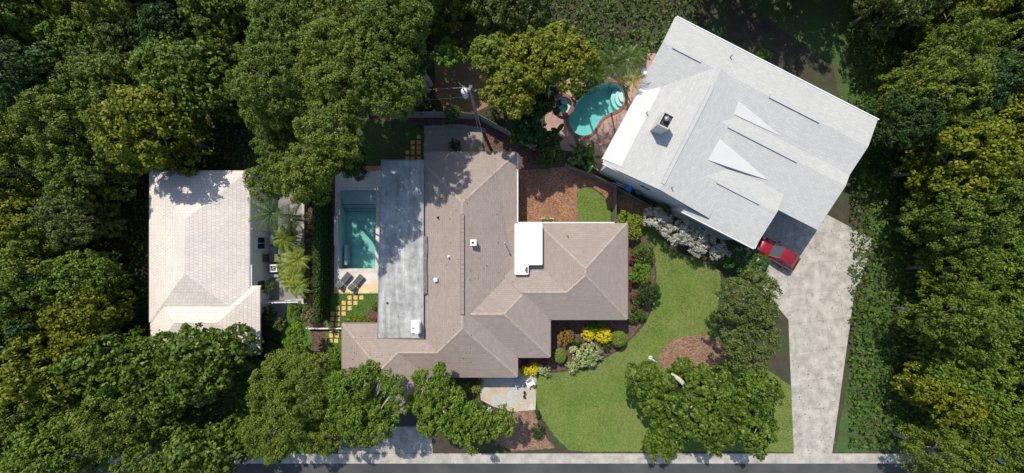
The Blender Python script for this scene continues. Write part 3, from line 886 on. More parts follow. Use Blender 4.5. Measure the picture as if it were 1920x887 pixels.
water_body(poolW, -.07, 1.496, M['water'], pw)
ring('coping', poolW, .36, .0, .075, plain('travertine', (.60, .55, .48), .7, var=.18, scale=2.5), pw)
sp = MB(); sp.box((G(633, 420).x - .02, G(633, 433).y, .18), (.42, 3.2, .36), bev=.03); sp.build('raised_ledge', M['deck'], pw)

# pool deck of pale stone with ochre and rusty stretches of its own
dk = MB()
ho = grow(poolW, .362)
flat_mesh('deck_tmp', P2([(648, 312), (717, 312), (717, 550), (627, 550), (629, 330), (634, 318)]), .05, M['deck'], [ho], None, .05)
deck = bpy.data.objects['deck_tmp']; deck.name = 'pool_deck'; tag(deck, kind='structure')
sheet('deck_end', [(627.5, 536), (660, 536), (716.5, 530), (716.5, 549.6), (627.5, 549.6)], .0545, M['deck_ochre'])
sheet('deck_edge', [(674, 312.5), (716.5, 312.5), (716.5, 319), (700, 322), (676, 317)], .0545, M['deck_rust'])

kp = thing('swimming_pool', 'kidney shaped bright turquoise pool edged in red brick', 'swimming pool')
basin('basin', kidW, 1.5, M['plaster'], kp, top=.05)
ks = MB()
for k, (rr, z) in enumerate(((1.25, -.95), (.9, -.65), (.55, -.38))):
    c_ = G(1172, 178)
    ks.prism([(c_.x + rr * math.cos(a), c_.y + rr * 1.1 * math.sin(a)) for a in np.linspace(0, 2 * math.pi, 24, endpoint=False)], -1.49 + .002 * k, z)
cl = ks.build('step', M['plaster'], kp)
# keep the round steps inside the pool outline
import bmesh
def clip_to_poly(o, poly):
    bm = bmesh.new(); bm.from_mesh(o.data)
    from mathutils import geometry as g2
    for v in bm.verts:
        p = np.array([v.co.x, v.co.y])
        inside = False; n = len(poly)
        for i in range(n):
            a, b = poly[i], poly[(i + 1) % n]
            if (a[1] > p[1]) != (b[1] > p[1]) and p[0] < (b[0] - a[0]) * (p[1] - a[1]) / (b[1] - a[1]) + a[0]: inside = not inside
        if not inside:
            best = None
            for i in range(n):
                a, b = np.array(poly[i]), np.array(poly[(i + 1) % n]); ab = b - a
                t = np.clip(np.dot(p - a, ab) / np.dot(ab, ab), 0, 1); q = a + ab * t; dd = np.linalg.norm(p - q)
                if best is None or dd < best[0]: best = (dd, q)
            v.co.x, v.co.y = best[1]
    bm.to_mesh(o.data); bm.free()
clip_to_poly(cl, grow(kidW, -.03))
water_body(kidW, -.08, 1.496, M['water_bright'], kp)
ring('coping', kidW, .3, .0, .09, M['brick_coping'], kp)
rl = MB()
for a, b in (((1156, 150), (1175, 167)), ((1160, 148), (1178, 165))):
    A, B = G(*a), G(*b)
    rl.tube([A + Vector((0, 0, .02)), A + Vector((0, 0, .5)), B + Vector((0, 0, .5)), B + Vector((0, 0, .02))], .05, 8)
rl.build('handrail', plain('red_rail', (.36, .12, .07), .5), kp)
sk = MB(); sk.lathe([(.13, .03), (.13, .05), (.1, .055)], G(1121, 239), 14); sk.build('skimmer_lid', M['white'], kp)

sp_ = thing('hot_tub', 'small round brick edged spa beside the kidney shaped pool', 'hot tub')
basin('basin', spaW, 1.0, M['plaster'], sp_, top=.3)
water_body(spaW, .18, .996, M['water_bright'], sp_)
ring('coping', spaW, .32, .0, .34, M['brick_coping'], sp_)
inner = P2(circle_px(1056, 199, 10)); ring('bench', inner, .28, -.9, -.3, M['plaster'], sp_)

# ------------------------------------------------------------------ roofs: union of sloped planes
def clip_half(poly, a, b, c):
    """keep a*x+b*y+c >= 0"""
    out = []; n = len(poly)
    for i in range(n):
        p, q = poly[i], poly[(i + 1) % n]
        dp, dq = a * p[0] + b * p[1] + c, a * q[0] + b * q[1] + c
        if dp >= 0: out.append(p)
        if (dp >= 0) != (dq >= 0):
            t = dp / (dp - dq); out.append((p[0] + (q[0] - p[0]) * t, p[1] + (q[1] - p[1]) * t))
    return out

def parea(p):
    return .5 * abs(sum(p[i][0] * p[(i + 1) % len(p)][1] - p[(i + 1) % len(p)][0] * p[i][1] for i in range(len(p)))) if len(p) > 2 else 0

def subtract(polys, halves):
    """remove from polys the convex region where all halves (a, b, c) are >= 0"""
    res = []
    for p in polys:
        cur = p
        for a, b, c in halves:
            outp = clip_half(cur, -a, -b, -c)
            if parea(outp) > 1e-4: res.append(outp)
            cur = clip_half(cur, a, b, c)
            if parea(cur) <= 1e-4: break
    return res

class Roof:
    """Sections: a rectangle (x0, y0, x1, y1) and planes z = a x + b y + c (the lowest one counts)."""
    def __init__(s): s.sec = []; s.cut = []
    def hip(s, x0, y0, x1, y1, z, p, sides='WESN', foot=None):
        pl = []
        if 'W' in sides: pl.append((p, 0, z - p * x0))
        if 'E' in sides: pl.append((-p, 0, z + p * x1))
        if 'S' in sides: pl.append((0, p, z - p * y0))
        if 'N' in sides: pl.append((0, -p, z + p * y1))
        s.sec.append(((foot or (x0, y0, x1, y1)), pl)); return s
    def z(s, x, y):
        best = -9
        for (x0, y0, x1, y1), pl in s.sec:
            if x0 - 1e-6 <= x <= x1 + 1e-6 and y0 - 1e-6 <= y <= y1 + 1e-6: best = max(best, min(a * x + b * y + c for a, b, c in pl))
        return best
    def faces(s):
        out = []
        for i, (ft, pl) in enumerate(s.sec):
            x0, y0, x1, y1 = ft
            for k, P in enumerate(pl):
                poly = [(x0, y0), (x1, y0), (x1, y1), (x0, y1)]
                for k2, Q in enumerate(pl):
                    if k2 != k: poly = clip_half(poly, Q[0] - P[0], Q[1] - P[1], Q[2] - P[2])
                    if not poly: break
                if parea(poly) < 1e-4: continue
                polys = [poly]
                for j, (f2, pl2) in enumerate(s.sec):
                    if j == i: continue
                    e = 1e-5 if j < i else -1e-5
                    hv = [(1, 0, -f2[0]), (-1, 0, f2[2]), (0, 1, -f2[1]), (0, -1, f2[3])]
                    hv += [(Q[0] - P[0], Q[1] - P[1], Q[2] - P[2] + e) for Q in pl2]
                    polys = subtract(polys, hv)
                for c in s.cut: polys = subtract(polys, c)
                for q in polys: out.append([(x, y, P[0] * x + P[1] * y + P[2]) for x, y in q])
        return out
    def build(s, name, m, parent, under=.12):
        mb = MB()
        for f in s.faces():
            n = len(f)
            ar = sum(f[i][0] * f[(i + 1) % n][1] - f[(i + 1) % n][0] * f[i][1] for i in range(n))
            if ar < 0: f = f[::-1]
            mb.add(f, [tuple(range(n))])
            mb.add([(x, y, z - under) for x, y, z in f], [tuple(range(n - 1, -1, -1))])
        return mb.build(name, m, parent)

def caps(name, roof, lines, m, parent, wd=.125, piece=.3, lift=.022, xf=None, th=.018):
    """Overlapping cap shingles along ridges and hips."""
    mb = MB(); r = np.random.default_rng(3)
    for (ax, ay), (bx, by) in lines:
        A = Vector((ax, ay, roof.z(ax, ay))); B = Vector((bx, by, roof.z(bx, by)))
        d = B - A; Ln = d.length; d.normalize()
        sd_ = Vector((d.y, -d.x, 0)).normalized()
        n = max(1, int(Ln / piece))
        for k in range(n):
            a = A + d * (Ln * k / n); b = A + d * (Ln * (k + 1) / n + .02)
            j = r.uniform(0, .008)
            vs = []
            for p, up in ((a, lift + j), (b, lift + th + j)):
                for s, dz in ((-wd, -.05), (0, .0), (wd, -.05)):
                    q = p + sd_ * s; q.z += dz + up; vs.append(q)
            mb.add(vs, [(0, 3, 4, 1), (1, 4, 5, 2), (3, 0, 1, 4), (0, 1, 2), (5, 4, 3)][:2])
            vs2 = [v.copy() for v in vs]
            for v in vs2: v.z -= .06
            mb.add(vs + vs2, [(3, 9, 10, 4), (4, 10, 11, 5), (0, 6, 9, 3), (2, 5, 11, 8)])
    return mb.build(name, m, parent)

PT = .33
EZ = 2.8
rf = Roof()
rf.hip(-9.82, -13.39, .50, 8.79, EZ, PT)                                 # main block
rf.hip(2.53, -7.69, 11.41, 1.80, EZ, PT)                                 # east wing
rf.hip(-9.0, -11.44, 3.75, -2.44, EZ, PT)                                # front projection
rf.hip(-1.9, -7.69, 8.0, -2.19, EZ, PT)                                  # link
rf.hip(-16.8, -13.39, -3.0, -8.16, EZ, PT)                               # west link
rf.hip(-16.8, -16.6, -8.4, -8.16, EZ, PT, 'WEN')                         # garage
rf.cut.append([(-1, 0, -8.66), (0, 1, 8.12)])                            # the flat roof takes the north-west
house = thing('house', 'long single storey house with brown shingle hip roofs and grey flat roof strip', 'house')
hw = MB()
for x0_, y0_, x1_, y1_ in ((-8.6, -12.8, -.1, 8.2), (3.0, -7.1, 10.8, 1.2), (-8.0, -10.85, 3.15, 1.15), (-16.2, -16.0, -9.0, -8.75), (-12.3, -8.7, -8.65, 7.3)):
    hw.box(((x0_ + x1_) / 2, (y0_ + y1_) / 2, 1.42), (x1_ - x0_, y1_ - y0_, 2.84))
hw.build('wall', M['wall_tan'], house)
rfo = rf.build('roof', M['roof'], house)
rA, rB = (-4.66, 3.63), (-4.66, -8.23)
caps('ridge_cap', rf, [((.5, 8.79), rA), ((-8.6, 7.57), rA), ((.5, -13.39), (-4.4, -8.49)), (rB, (-7.2, -10.77)), ((-7.25, -10.775), (-10.95, -10.775)),
                       ((-11.02, -10.78), (-12.55, -12.31)), ((-16.8, -8.16), (-12.62, -12.34)), ((-12.6, -12.4), (-12.6, -16.55)), (rA, (-4.66, 2.6)), ((-4.66, -7.0), rB),
                       ((11.41, 1.8), (6.97, -2.64)), ((2.53, 1.8), (6.97, -2.64)), ((6.97, -2.66), (6.97, -3.23)), ((11.41, -7.69), (6.97, -3.25)), ((6.97, -3.25), (5.3, -4.92)),
                       ((5.25, -4.94), (1.0, -4.94)), ((1.0, -5.19), (-.73, -6.92)), ((-.78, -6.94), (-3.9, -6.94)), ((3.75, -11.44), (-.73, -6.96))], M['ridge'], rfo)
rv = MB()
for k in range(22):
    ya = 2.5 - k * .425
    if ya - .41 < -7.0: break
    rv.box((-4.66, ya - .205, rf.z(-4.66, ya) + .05), (.29, .40, .09), mi=0)
rv.box((-4.66, -2.2, rf.z(-4.66, -2) + .035), (.36, 9.4, .06), mi=1)
rv.build('ridge_vent', [M['roof'], plain('vent_mesh', (.12, .10, .085), .9)], rfo)
# fascia and gutters
BROWNF = plain('brown_fascia', (.22, .19, .17), .6)
def eave(a, b, m=0, w_=.1, h_=.16):
    a = Vector((*a, EZ)); b = Vector((*b, EZ)); d = b - a
    gt = MB(); gt.box(((a + b) / 2 - Vector((0, 0, .08))), (d.length, w_, h_), math.atan2(d.y, d.x))
    gt.build('fascia' if m else 'gutter', BROWNF if m else M['gutter'], house)
eave((.56, 8.75), (.56, 1.95), 0, .12)
eave((-8.66, 8.84), (.5, 8.84), 1); eave((.56, 1.85), (10.15, 1.85), 0, .13); eave((10.2, 1.78), (11.4, 1.65), 1, .06); eave((11.46, 1.7), (11.46, -7.69), 1); eave((11.4, -7.74), (3.8, -7.74), 1)
eave((3.8, -7.8), (3.8, -11.44), 1); eave((3.75, -11.49), (.55, -11.49), 1); eave((.55, -11.55), (.55, -13.39), 1); eave((.5, -13.44), (-8.35, -13.44), 1); eave((-8.35, -13.5), (-8.35, -16.6), 1)
eave((-16.85, -8.16), (-16.85, -16.6), 1); eave((-16.8, -8.11), (-13.0, -8.11), 1)
# grey flat roof strip
fl = MB()
a = [(-12.72, 7.86), (-8.58, 7.86), (-8.58, -9.42), (-13.1, -9.42)]
zt = [3.30, 3.52, 3.52, 3.30]
fl.add([(x, y, z) for (x, y), z in zip(a, zt)] + [(x, y, z - .3) for (x, y), z in zip(a, zt)],
       [(3, 2, 1, 0), (4, 5, 6, 7)] + [(i, (i + 1) % 4, 4 + (i + 1) % 4, 4 + i) for i in range(4)])
flo = fl.build('flat_roof', M['roll'], house)
de = MB()
de.box((-10.65, 7.9, 3.38), (4.2, .06, .16)); de.box((-12.93, -.8, 3.26), (.06, 17.3, .14), rz=-.022)
de.build('drip_edge', M['metal_grey'], flo)
fs_ = MB()
for k in range(14):
    t = k / 13
    fs_.box((-8.42 + .04 * math.sin(t * 9), .3 - t * 5.2, 3.44), (.34, .41, .1), rz=0)
fs_.box((-8.45, -5.1, 3.42), (.5, .1, .14))
fs_.build('flashing', plain('dark_flashing', (.16, .15, .145), .6, var=.4, scale=2), flo)
# white coated flat section with rounded corners
wz = 3.62
def rpoly(pts, rr):
    out = []; n = len(pts)
    for i in range(n):
        p, a_, b_ = Vector(pts[i]), Vector(pts[i - 1]), Vector(pts[(i + 1) % n])
        u, v = (a_ - p).normalized() * rr, (b_ - p).normalized() * rr
        for t in (0, .5, 1): out.append(tuple((p + u) * (1 - t) ** 2 + p * 2 * t * (1 - t) + (p + v) * t * t))
    return out
wp = [(G(x, y, wz).x, G(x, y, wz).y) for x, y in ((965, 419), (1017, 419), (1017, 497), (991, 497), (991, 515), (965, 515))]
wf = MB(); wf.prism(rpoly(wp, .12), 2.7, wz)
wfo = wf.build('white_roof', M['white_flat'], house)
sc_ = MB(); c_ = G(989.5, 506, wz + .004)
sc_.prism([(c_.x, c_.y - .32)] + [(c_.x - .26 * math.sin(a_), c_.y - .32 * math.cos(a_)) for a_ in np.linspace(.1, math.pi - .1, 12)] + [(c_.x, c_.y + .32)], wz, wz + .03)
sc_.build('roof_drain', plain('brown_drain', (.13, .09, .06), .9, var=.3), wfo)
# things on the roof, parts of the house
vt = MB(); p = G(889, 455, 4.1); zr = rf.z(p.x, p.y)
vt.box((p.x, p.y, zr + .22), (.5, .5, .7), bev=.03); vt.box((p.x, p.y, zr + .6), (.6, .6, .07), bev=.02)
vto = vt.build('roof_vent', M['white'], rfo)
vq = MB(); vq.lathe([(.11, .636), (.11, .655)], (p.x - .04, p.y, zr), 12); vq.build('vent_hole', M['black'], vto)
for nm, px, py, rr, hh, mm in (('vent_pipe', 842, 481, .07, .4, 'white'), ('vent_pipe', 820.5, 407.5, .06, .35, 'dark_metal'), ('vent_pipe', 1066, 441, .055, .35, 'metal_grey')):
    p = G(px, py, 3.9); zr = rf.z(p.x, p.y); q = MB()
    q.tube([(p.x, p.y, zr - .1), (p.x, p.y, zr + hh)], rr, 10); q.lathe([(rr * 2.2, -.06), (rr * 2.0, .02), (rr * 1.1, .06)], (p.x, p.y, zr + .03), 12)
    q.build(nm, M[mm], rfo)
p = G(818, 524, 3.6); zr = rf.z(p.x, p.y); q = MB(); q.box((p.x, p.y, zr + .12), (.3, .3, .3), bev=.04); q.box((p.x, p.y, zr + .3), (.36, .36, .05), bev=.02); q.build('roof_vent', M['white'], rfo)
q = MB(); p = G(726.5, 568, 3.35); q.lathe([(.1, 0), (.1, .14), (.06, .16)], (p.x, p.y, 3.3), 10); q.build('vent_pipe', M['dark_metal'], flo)
# white hooded extractor on the flat roof
ex = MB(); p = G(780, 613, 3.6)
ex.box((p.x, p.y, 3.56), (.95, 1.25, .22), bev=.04)
ex.box((p.x + .28, p.y, 3.95), (.5, 1.15, .7), bev=.12)
exo = ex.build('extractor_hood', M['white'], flo)
ex = MB(); ex.box((p.x - .1, p.y - .05, 3.78), (.5, .06, .05)); ex.box((p.x + .02, p.y + .1, 3.8), (.12, .5, .06))
ex.build('bracket', M['metal_grey'], exo)

# service mast on the roof with the overhead drop
mp = G(946.5, 456, 4.2); mz = rf.z(mp.x, mp.y)
ms = MB(); ms.tube([(mp.x, mp.y, mz - .1), (mp.x, mp.y, mz + 1.25)], .045, 8); ms.ball((mp.x, mp.y, mz + 1.3), (.12, .12, .1))
ms.tube([(mp.x, mp.y, mz + .9), (mp.x - .2, mp.y + .35, mz + .15)], .02, 6)
ms.build('service_mast', M['metal_grey'], rfo)

# ------------------------------------------------------------------ neighbour's white roofed house
U = Vector((.89, -.455, 0)).normalized(); V_ = Vector((U.y * -1, U.x, 0))
phi = math.atan2(U.y, U.x)
nh = thing('house', 'large house with pale grey shingle gable roofs beside the kidney shaped pool', 'house', (0, 0, 0), phi)
r2 = Roof()
P2T = .15
r2.hip(4.25, 10.3, 15.41, 22.6, 4.75, P2T, 'WE')
r2.sec.append(((4.0, 18.2, 25.0, 25.4), [(0, P2T, 5.5 - P2T * 22.5), (0, -P2T, 5.5 + P2T * 22.5)]))
r2.sec.append(((10.0, 14.0, 25.0, 21.4), [(0, P2T, 5.25 - P2T * 18.5), (0, -P2T, 5.25 + P2T * 18.5)]))
r2.sec.append(((13.0, 9.8, 20.6, 17.4), [(0, P2T, 5.08 - P2T * 13.56), (0, -P2T, 5.08 + P2T * 13.56)]))
r2o = r2.build('roof', M['roof2'], nh, .16)
ww = MB()
for x0_, y0_, x1_, y1_, zz in ((4.9, 10.75, 14.6, 24.7, 4.7), (13.2, 10.35, 19.9, 16.9, 4.4), (11.0, 16.8, 24.4, 24.65, 4.6)):
    ww.box(((x0_ + x1_) / 2, (y0_ + y1_) / 2, zz / 2), (x1_ - x0_, y1_ - y0_, zz))
# gable ends
ww.add([(4.9, 10.75, 4.8), (14.7, 10.75, 4.8), (9.83, 10.75, 5.4)], [(0, 1, 2)])
ww.add([(19.9, 10.35, 4.55), (19.9, 16.8, 4.45), (19.9, 13.56, 4.9)], [(0, 1, 2)])
ww.add([(4.9, 18.5, 4.8), (4.9, 24.7, 4.8), (4.9, 22.5, 5.35)], [(2, 1, 0)])
ww.add([(24.4, 17.5, 4.7), (24.4, 24.6, 4.7), (24.4, 22.5, 5.35)], [(0, 1, 2)])
ww.build('wall', M['wall_grey'], nh)
wn = MB(); wn.box((9.3, 10.735, 2.9), (1.3, .05, .45)); wno = wn.build('window', M['white'], nh)
wn = MB(); wn.box((9.02, 10.705, 2.9), (.52, .04, .33)); wn.box((9.6, 10.705, 2.9), (.52, .04, .33)); wn.build('pane', M['glass'], wno)
for c_, d_ in (((4.19, 17.8, 4.68), (.1, 14.6, .2)), ((16.8, 9.74, 4.40), (7.6, .1, .2)), ((20.66, 13.3, 4.45), (.08, 7.0, .1)), ((14.6, 25.46, 5.0), (21, .1, .2)), ((7.0, 10.26, 4.8), (5.6, .06, .12))):
    q = MB(); q.box(c_, d_); q.build('gutter', M['white'], nh)
# smooth white membrane: low porch roof and the crickets in the valleys
def UV(px, py, z):
    g = G(px, py, z); return (g.dot(U), g.dot(V_))
def on_roof(px, py, lift=.03, z0=5.3):
    for _ in range(6):
        u, v = UV(px, py, z0); z = r2.z(u, v)
        z0 = z + lift if z > 0 else z0
    u, v = UV(px, py, z0); return (u, v, z0)
mm_ = MB()
q = [UV(1219, 131, 4.9), UV(1249, 147, 5.15), UV(1166, 311.5, 5.2), UV(1129.5, 297, 4.9)]
zz = [4.79, 4.98, 5.02, 4.79]
mm_.add([(a_[0], a_[1], z) for a_, z in zip(q, zz)] + [(a_[0], a_[1], z - .4) for a_, z in zip(q, zz)], [(3, 2, 1, 0)] + [(i, (i + 1) % 4, 4 + (i + 1) % 4, 4 + i) for i in range(4)])
for tri in (((1350, 260), (1328, 300), (1441, 338)), ((1386, 190), (1376, 214), (1466, 256))):
    t_ = [on_roof(*p_, lift=.025) for p_ in tri]
    mm_.add(t_ + [(a_, b_, c_ - .2) for a_, b_, c_ in t_], [(0, 1, 2), (3, 4, 1, 0), (4, 5, 2, 1), (5, 3, 0, 2)])
mm_.build('membrane', M['membrane'], r2o)
# ridge vents: raised strips with dark sides
rr2 = MB()
def rstrip(a_, b_, z):
    a_ = Vector(a_); b_ = Vector(b_); d = b_ - a_; c = (a_ + b_) / 2
    an = math.atan2(d.y, d.x)
    rr2.box((c.x, c.y, z + .035), (d.length, .34, .06), an, 0)
    rr2.box((c.x, c.y, z + .02), (d.length + .02, .38, .03), an, 1)
rstrip((9.83, 10.9), (9.83, 20.8), 5.57)
rstrip((14.4, 13.56), (18.8, 13.56), 5.08); rstrip((12.9, 18.5), (20, 18.5), 5.25); rstrip((5.0, 22.5), (7.9, 22.5), 5.5); rstrip((14.9, 22.5), (20, 22.5), 5.5)
rr2.build('ridge_vent', [M['ridge2'], M['metal_grey']], r2o)
# chimney with flue
cu = on_roof(1234, 238, 0, 5.8)
ch = MB()
zb, zt_ = cu[2] - .4, cu[2] + 1.5
ch.box((cu[0], cu[1], (zb + zt_) / 2), (1.0, 1.25, zt_ - zb))
for dx, dy, a_, b_ in ((0, .6, 1.02, .1), (0, -.6, 1.02, .1), (.47, 0, .1, 1.1), (-.47, 0, .1, 1.1)): ch.box((cu[0] + dx, cu[1] + dy, zt_ + .1), (a_, b_, .22))
cho = ch.build('chimney', plain('chimney_stucco', (.50, .49, .46), .85), r2o)
ck = MB(); ck.box((cu[0], cu[1], zt_ + .01), (.84, 1.08, .03)); ck.build('chimney_cap', plain('soot', (.05, .04, .035), .9), cho)
ck = MB(); ck.lathe([(.2, .0), (.2, .3), (.24, .3), (.24, .34), (.0, .38)], (cu[0] - .05, cu[1] + .1, zt_ + .02), 14); ck.build('flue', M['metal_grey'], cho)
for px_, py_ in ((1369, 107), (1212, 212), (1259, 352)):
    c3 = on_roof(px_, py_, 0); q = MB(); q.tube([(c3[0], c3[1], c3[2] - .1), (c3[0], c3[1], c3[2] + .35)], .06, 8); q.build('vent_pipe', M['metal_grey'], r2o)

# satellite dish on a curved arm at the eave
dp = G(1206, 135, 4.9)
dish = thing('satellite_dish', 'small grey satellite dish on curved arm at eave of pale roof', 'satellite dish', dp)
dm = MB(); prof = [(0.0, 0), (.12, .01), (.24, .05), (.34, .11)]
n = 18; vs = []
for r_, z_ in prof:
    for k in range(n): vs.append((r_ * math.cos(2 * math.pi * k / n), r_ * math.sin(2 * math.pi * k / n), z_))
dm.add(vs, [(i * n + k, i * n + (k + 1) % n, (i + 1) * n + (k + 1) % n, (i + 1) * n + k) for i in range(3) for k in range(n)], 0, True)
dm.add([(x, y, z - .02) for x, y, z in vs], [(i * n + k, (i + 1) * n + k, (i + 1) * n + (k + 1) % n, i * n + (k + 1) % n) for i in range(3) for k in range(n)], 0, True)
dm.build('reflector', M['metal_grey'], dish)
am = MB(); am.tube([(0, 0, -.03), (.05, -.25, -.12), (.2, -.42, -.12), (.42, -.5, -.05)], .05, 8); am.build('arm', M['white'], dish)

# ------------------------------------------------------------------ left neighbour
lh = thing('house', 'cream walled house with pale tiled roof behind the grey block wall', 'house')
r3 = Roof()
yA, yB = G(467, 320, 2.7).y, G(467, 604, 2.7).y
r3.hip(-36, yB, -26.05, yA, 2.75, .30)
r3.hip(-36, yB - 3.25, -25.05, yB + 3.6, 2.65, .30, 'WESN')
r3o = r3.build('roof', M['tile_cream'], lh, .14)
lw_ = MB(); lw_.box((-30.8, (yA + yB) / 2, 1.36), (9.6, yA - yB - .8, 2.72)); lw_.build('wall', M['wall_cream'], lh)
for py_ in (456, 535):
    y = G(487, py_, 1.3).y; hw_ = .62 if py_ == 456 else .5
    q = MB(); q.box((-25.98, y, 1.3), (.1, hw_ * 2, 1.15)); wo = q.build('window', M['white'], lh)
    q = MB()
    for s in (-.5, .5): q.box((-25.92, y + s * hw_, 1.3), (.04, hw_ * .86, .95))
    q.build('pane', M['glass'], wo)
q = MB(); q.tube([(-25.95, G(480, 430, 1.3).y, 2.6), (-25.93, G(480, 433, 1.3).y, .1)], .05, 8); q.build('downpipe', M['white'], lh)
q = MB(); q.box((-26.0 + .06, yB + 2.2, 2.58), (.12, 7, .14)); q.build('gutter', M['gutter'], lh)

# ------------------------------------------------------------------ walls, fences
def wall_px(name, label, cat, a, b, h, th, m, cap=None):
    A, B = G(*a), G(*b); d = B - A; L_ = d.length
    root = thing(name, label, cat, A, math.atan2(d.y, d.x))
    q = MB(); q.box((L_ / 2, 0, h / 2), (L_, th, h)); q.build('wall', m, root)
    if cap:
        q = MB(); n = max(1, int(L_ / .8))
        for k in range(n): q.box((L_ * (k + .5) / n, 0, h + .03), (L_ / n - .01, th + .06, .06), bev=.01)
        q.build('cap', cap, root)
    return root
wall_px('garden_wall', 'long grey block wall between the dry shrubs and yellow palms', 'wall', (581, 346), (580, 566), 1.15, .2, M['block'], M['concrete'])

def fence(name, label, pts, h, m, group=None, gap=.012, bw=.15, rail=True, top=None, post_every=2.4):
    A0 = G(*pts[0])
    root = thing(name, label, 'fence', A0, 0, group)
    bd, rl_ = MB(), MB(); posts = []
    r = np.random.default_rng(int(pts[0][0]))
    for a, b in zip(pts[:-1], pts[1:]):
        A, B = G(*a) - A0, G(*b) - A0; d = B - A; L_ = d.length; an = math.atan2(d.y, d.x); u = d.normalized(); nn = Vector((-u.y, u.x, 0))
        n = int(L_ / bw)
        for k in range(n):
            c = A + u * ((k + .5) * L_ / n); hh = h + r.uniform(-.03, .03)
            bd.box((c.x, c.y, hh / 2 + .03), (L_ / n - gap, .022, hh), an + r.uniform(-.02, .02))
        for z in (.35, h - .25):
            c = A + d * .5 + nn * .04; rl_.box((c.x, c.y, z), (L_, .045, .09), an)
        np_ = max(1, int(L_ / post_every))
        for k in range(np_ + 1):
            if k == 0 and posts: continue
            c = A + d * (k / np_) + nn * .1; posts.append((c, an))
    bd.build('board_panel', m, root); rl_.build('rail', m, root)
    for c, an in posts:
        q = MB(); q.box((c.x, c.y, (h + .1) / 2), (.1, .1, h + .1), an); q.build('post', m, root)
    return root
fence('board_fence', 'weathered pale board fence along the back behind the gravel pad', [(735, 222), (820, 221), (897, 224), (948, 252), (1002, 283)], 1.75, M['fence'])
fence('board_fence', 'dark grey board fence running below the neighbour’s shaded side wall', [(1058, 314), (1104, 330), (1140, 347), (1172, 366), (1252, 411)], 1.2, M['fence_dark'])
fence('side_fence', 'short thin board fence between small lawn and the yellow green bush', [(1149, 352), (1149, 418)], 1.25, M['fence_dark'])
fence('low_fence', 'low white rail fence from the dry shrubs to the brown roof corner', [(580, 615), (646, 615)], .45, M['white'])
g0 = G(497, 564)
sg = thing('garden_gate', 'white metal gate across the narrow side yard below the potted bush', 'gate', g0)
q = MB(); gl_ = G(574, 562) - g0
for k in range(34): q.box((gl_.x * (k + .5) / 34, gl_.y * (k + .5) / 34, .75), (.03, .03, 1.4))
q.build('bar', M['white'], sg)
q = MB()
for z in (.12, 1.4): q.box((gl_.x / 2, gl_.y / 2, z), (gl_.length, .09, .08), math.atan2(gl_.y, gl_.x))
q.build('rail', M['white'], sg)
for t in (0, .42, .72, 1):
    q = MB(); q.box((gl_.x * t, gl_.y * t, .78), (.12, .12, 1.56)); q.build('post', M['white'], sg)
# low planter by the white roof
pl = thing('planter_box', 'white planter box with green leaves against the bark yard wall', 'planter', G(1026, 412.5, .4))
pl.location.z = 0
q = MB()
for dx, dy, a_, b_ in ((0, .17, 1.3, .05), (0, -.17, 1.3, .05), (.63, 0, .05, .3), (-.63, 0, .05, .3)): q.box((dx, dy, .25), (a_, b_, .5))
q.build('box', M['white'], pl)
r = np.random.default_rng(8)
np_mesh('foliage', crown_verts([(x, 0, .5, .2, .14, .14) for x in (-.45, -.2, .1, .4)], r, .09, 1.2, 12, .1, .06), 4, L['lime'], pl)

# ------------------------------------------------------------------ utility pole
pb = G(897.5, 229)
up = thing('utility_pole', 'wooden utility pole with white transformer can beside the back fence', 'utility pole', pb)
PH = 8.1
q = MB(); q.tube([(0, 0, 0), (0, 0, PH)], [.17, .12], 10); q.build('pole', M['wood'], up)
q = MB(); q.box((0, .12, PH - .45), (1.3, .1, .12), rz=-.25); q.build('crossarm', M['fence_dark'], up)
for k in (-.58, .25, .58):
    q = MB(); q.lathe([(.05, 0), (.07, .05), (.04, .1), (.06, .16), (.03, .22)], (k * math.cos(-.25), .12 + k * math.sin(-.25), PH - .39), 8); q.build('insulator', M['metal_grey'], up)
q = MB(); q.lathe([(.0, -1.25), (.27, -1.22), (.29, -1.15), (.29, -.32), (.30, -.30), (.25, -.2), (.0, -.17)], (-.46, -.08, PH), 16)
tr = q.build('transformer', plain('transformer_paint', (.62, .64, .66), .4, var=.06), up)
q = MB(); q.lathe([(.04, -.2), (.06, -.1), (.03, .05)], (-.5, 0, PH), 8); q.lathe([(.04, -.2), (.06, -.1), (.03, .02)], (-.38, -.2, PH), 8); q.build('bushing', M['dark_metal'], tr)
q = MB(); q.box((-.18, -.03, PH - .7), (.2, .12, .5)); q.box((.1, .18, PH - .15), (.35, .3, .3), bev=.05); q.build('bracket', M['dark_metal'], up)
q = MB(); q.tube([(0, 0, PH - .1), (-1.3, 2.2, .3 + PH * .45), (-2.8, 4.9, 0.0)], .02, 5); q.build('guy_wire', M['wood'], up)
top = pb + Vector((0, 0, PH))
def wire(label, a, b, sag, rad=.009, group=None):
    a, b = Vector(a), Vector(b)
    root = MB(); pts = []
    for i in range(15):
        t = i / 14; p = a.lerp(b, t); p.z -= sag * 4 * t * (1 - t); pts.append(p)
    root.tube(pts, rad, 5)
    return tag(root.build('overhead_wire', M['metal_grey']), label, 'wire', group)
wire('thin bright wire running from the pole top towards the dark oaks', top + Vector((-.4, .2, -.2)), G(640, 170, 7.9), .25)
wire('lower cable running from the transformer towards the dark oaks', top + Vector((-.3, .0, -1.6)), G(640, 192, 6.6), .3)
wire('western wire of the pair dropping from the pole to the roof mast', top + Vector((-.05, -.1, -1.3)), (mp.x - .03, mp.y + .05, mz + 1.25), .5, .009)
wire('eastern wire of the pair dropping from the pole to the roof mast', top + Vector((.25, -.1, -1.0)), (mp.x + .05, mp.y + .02, mz + 1.15), .35, .009)

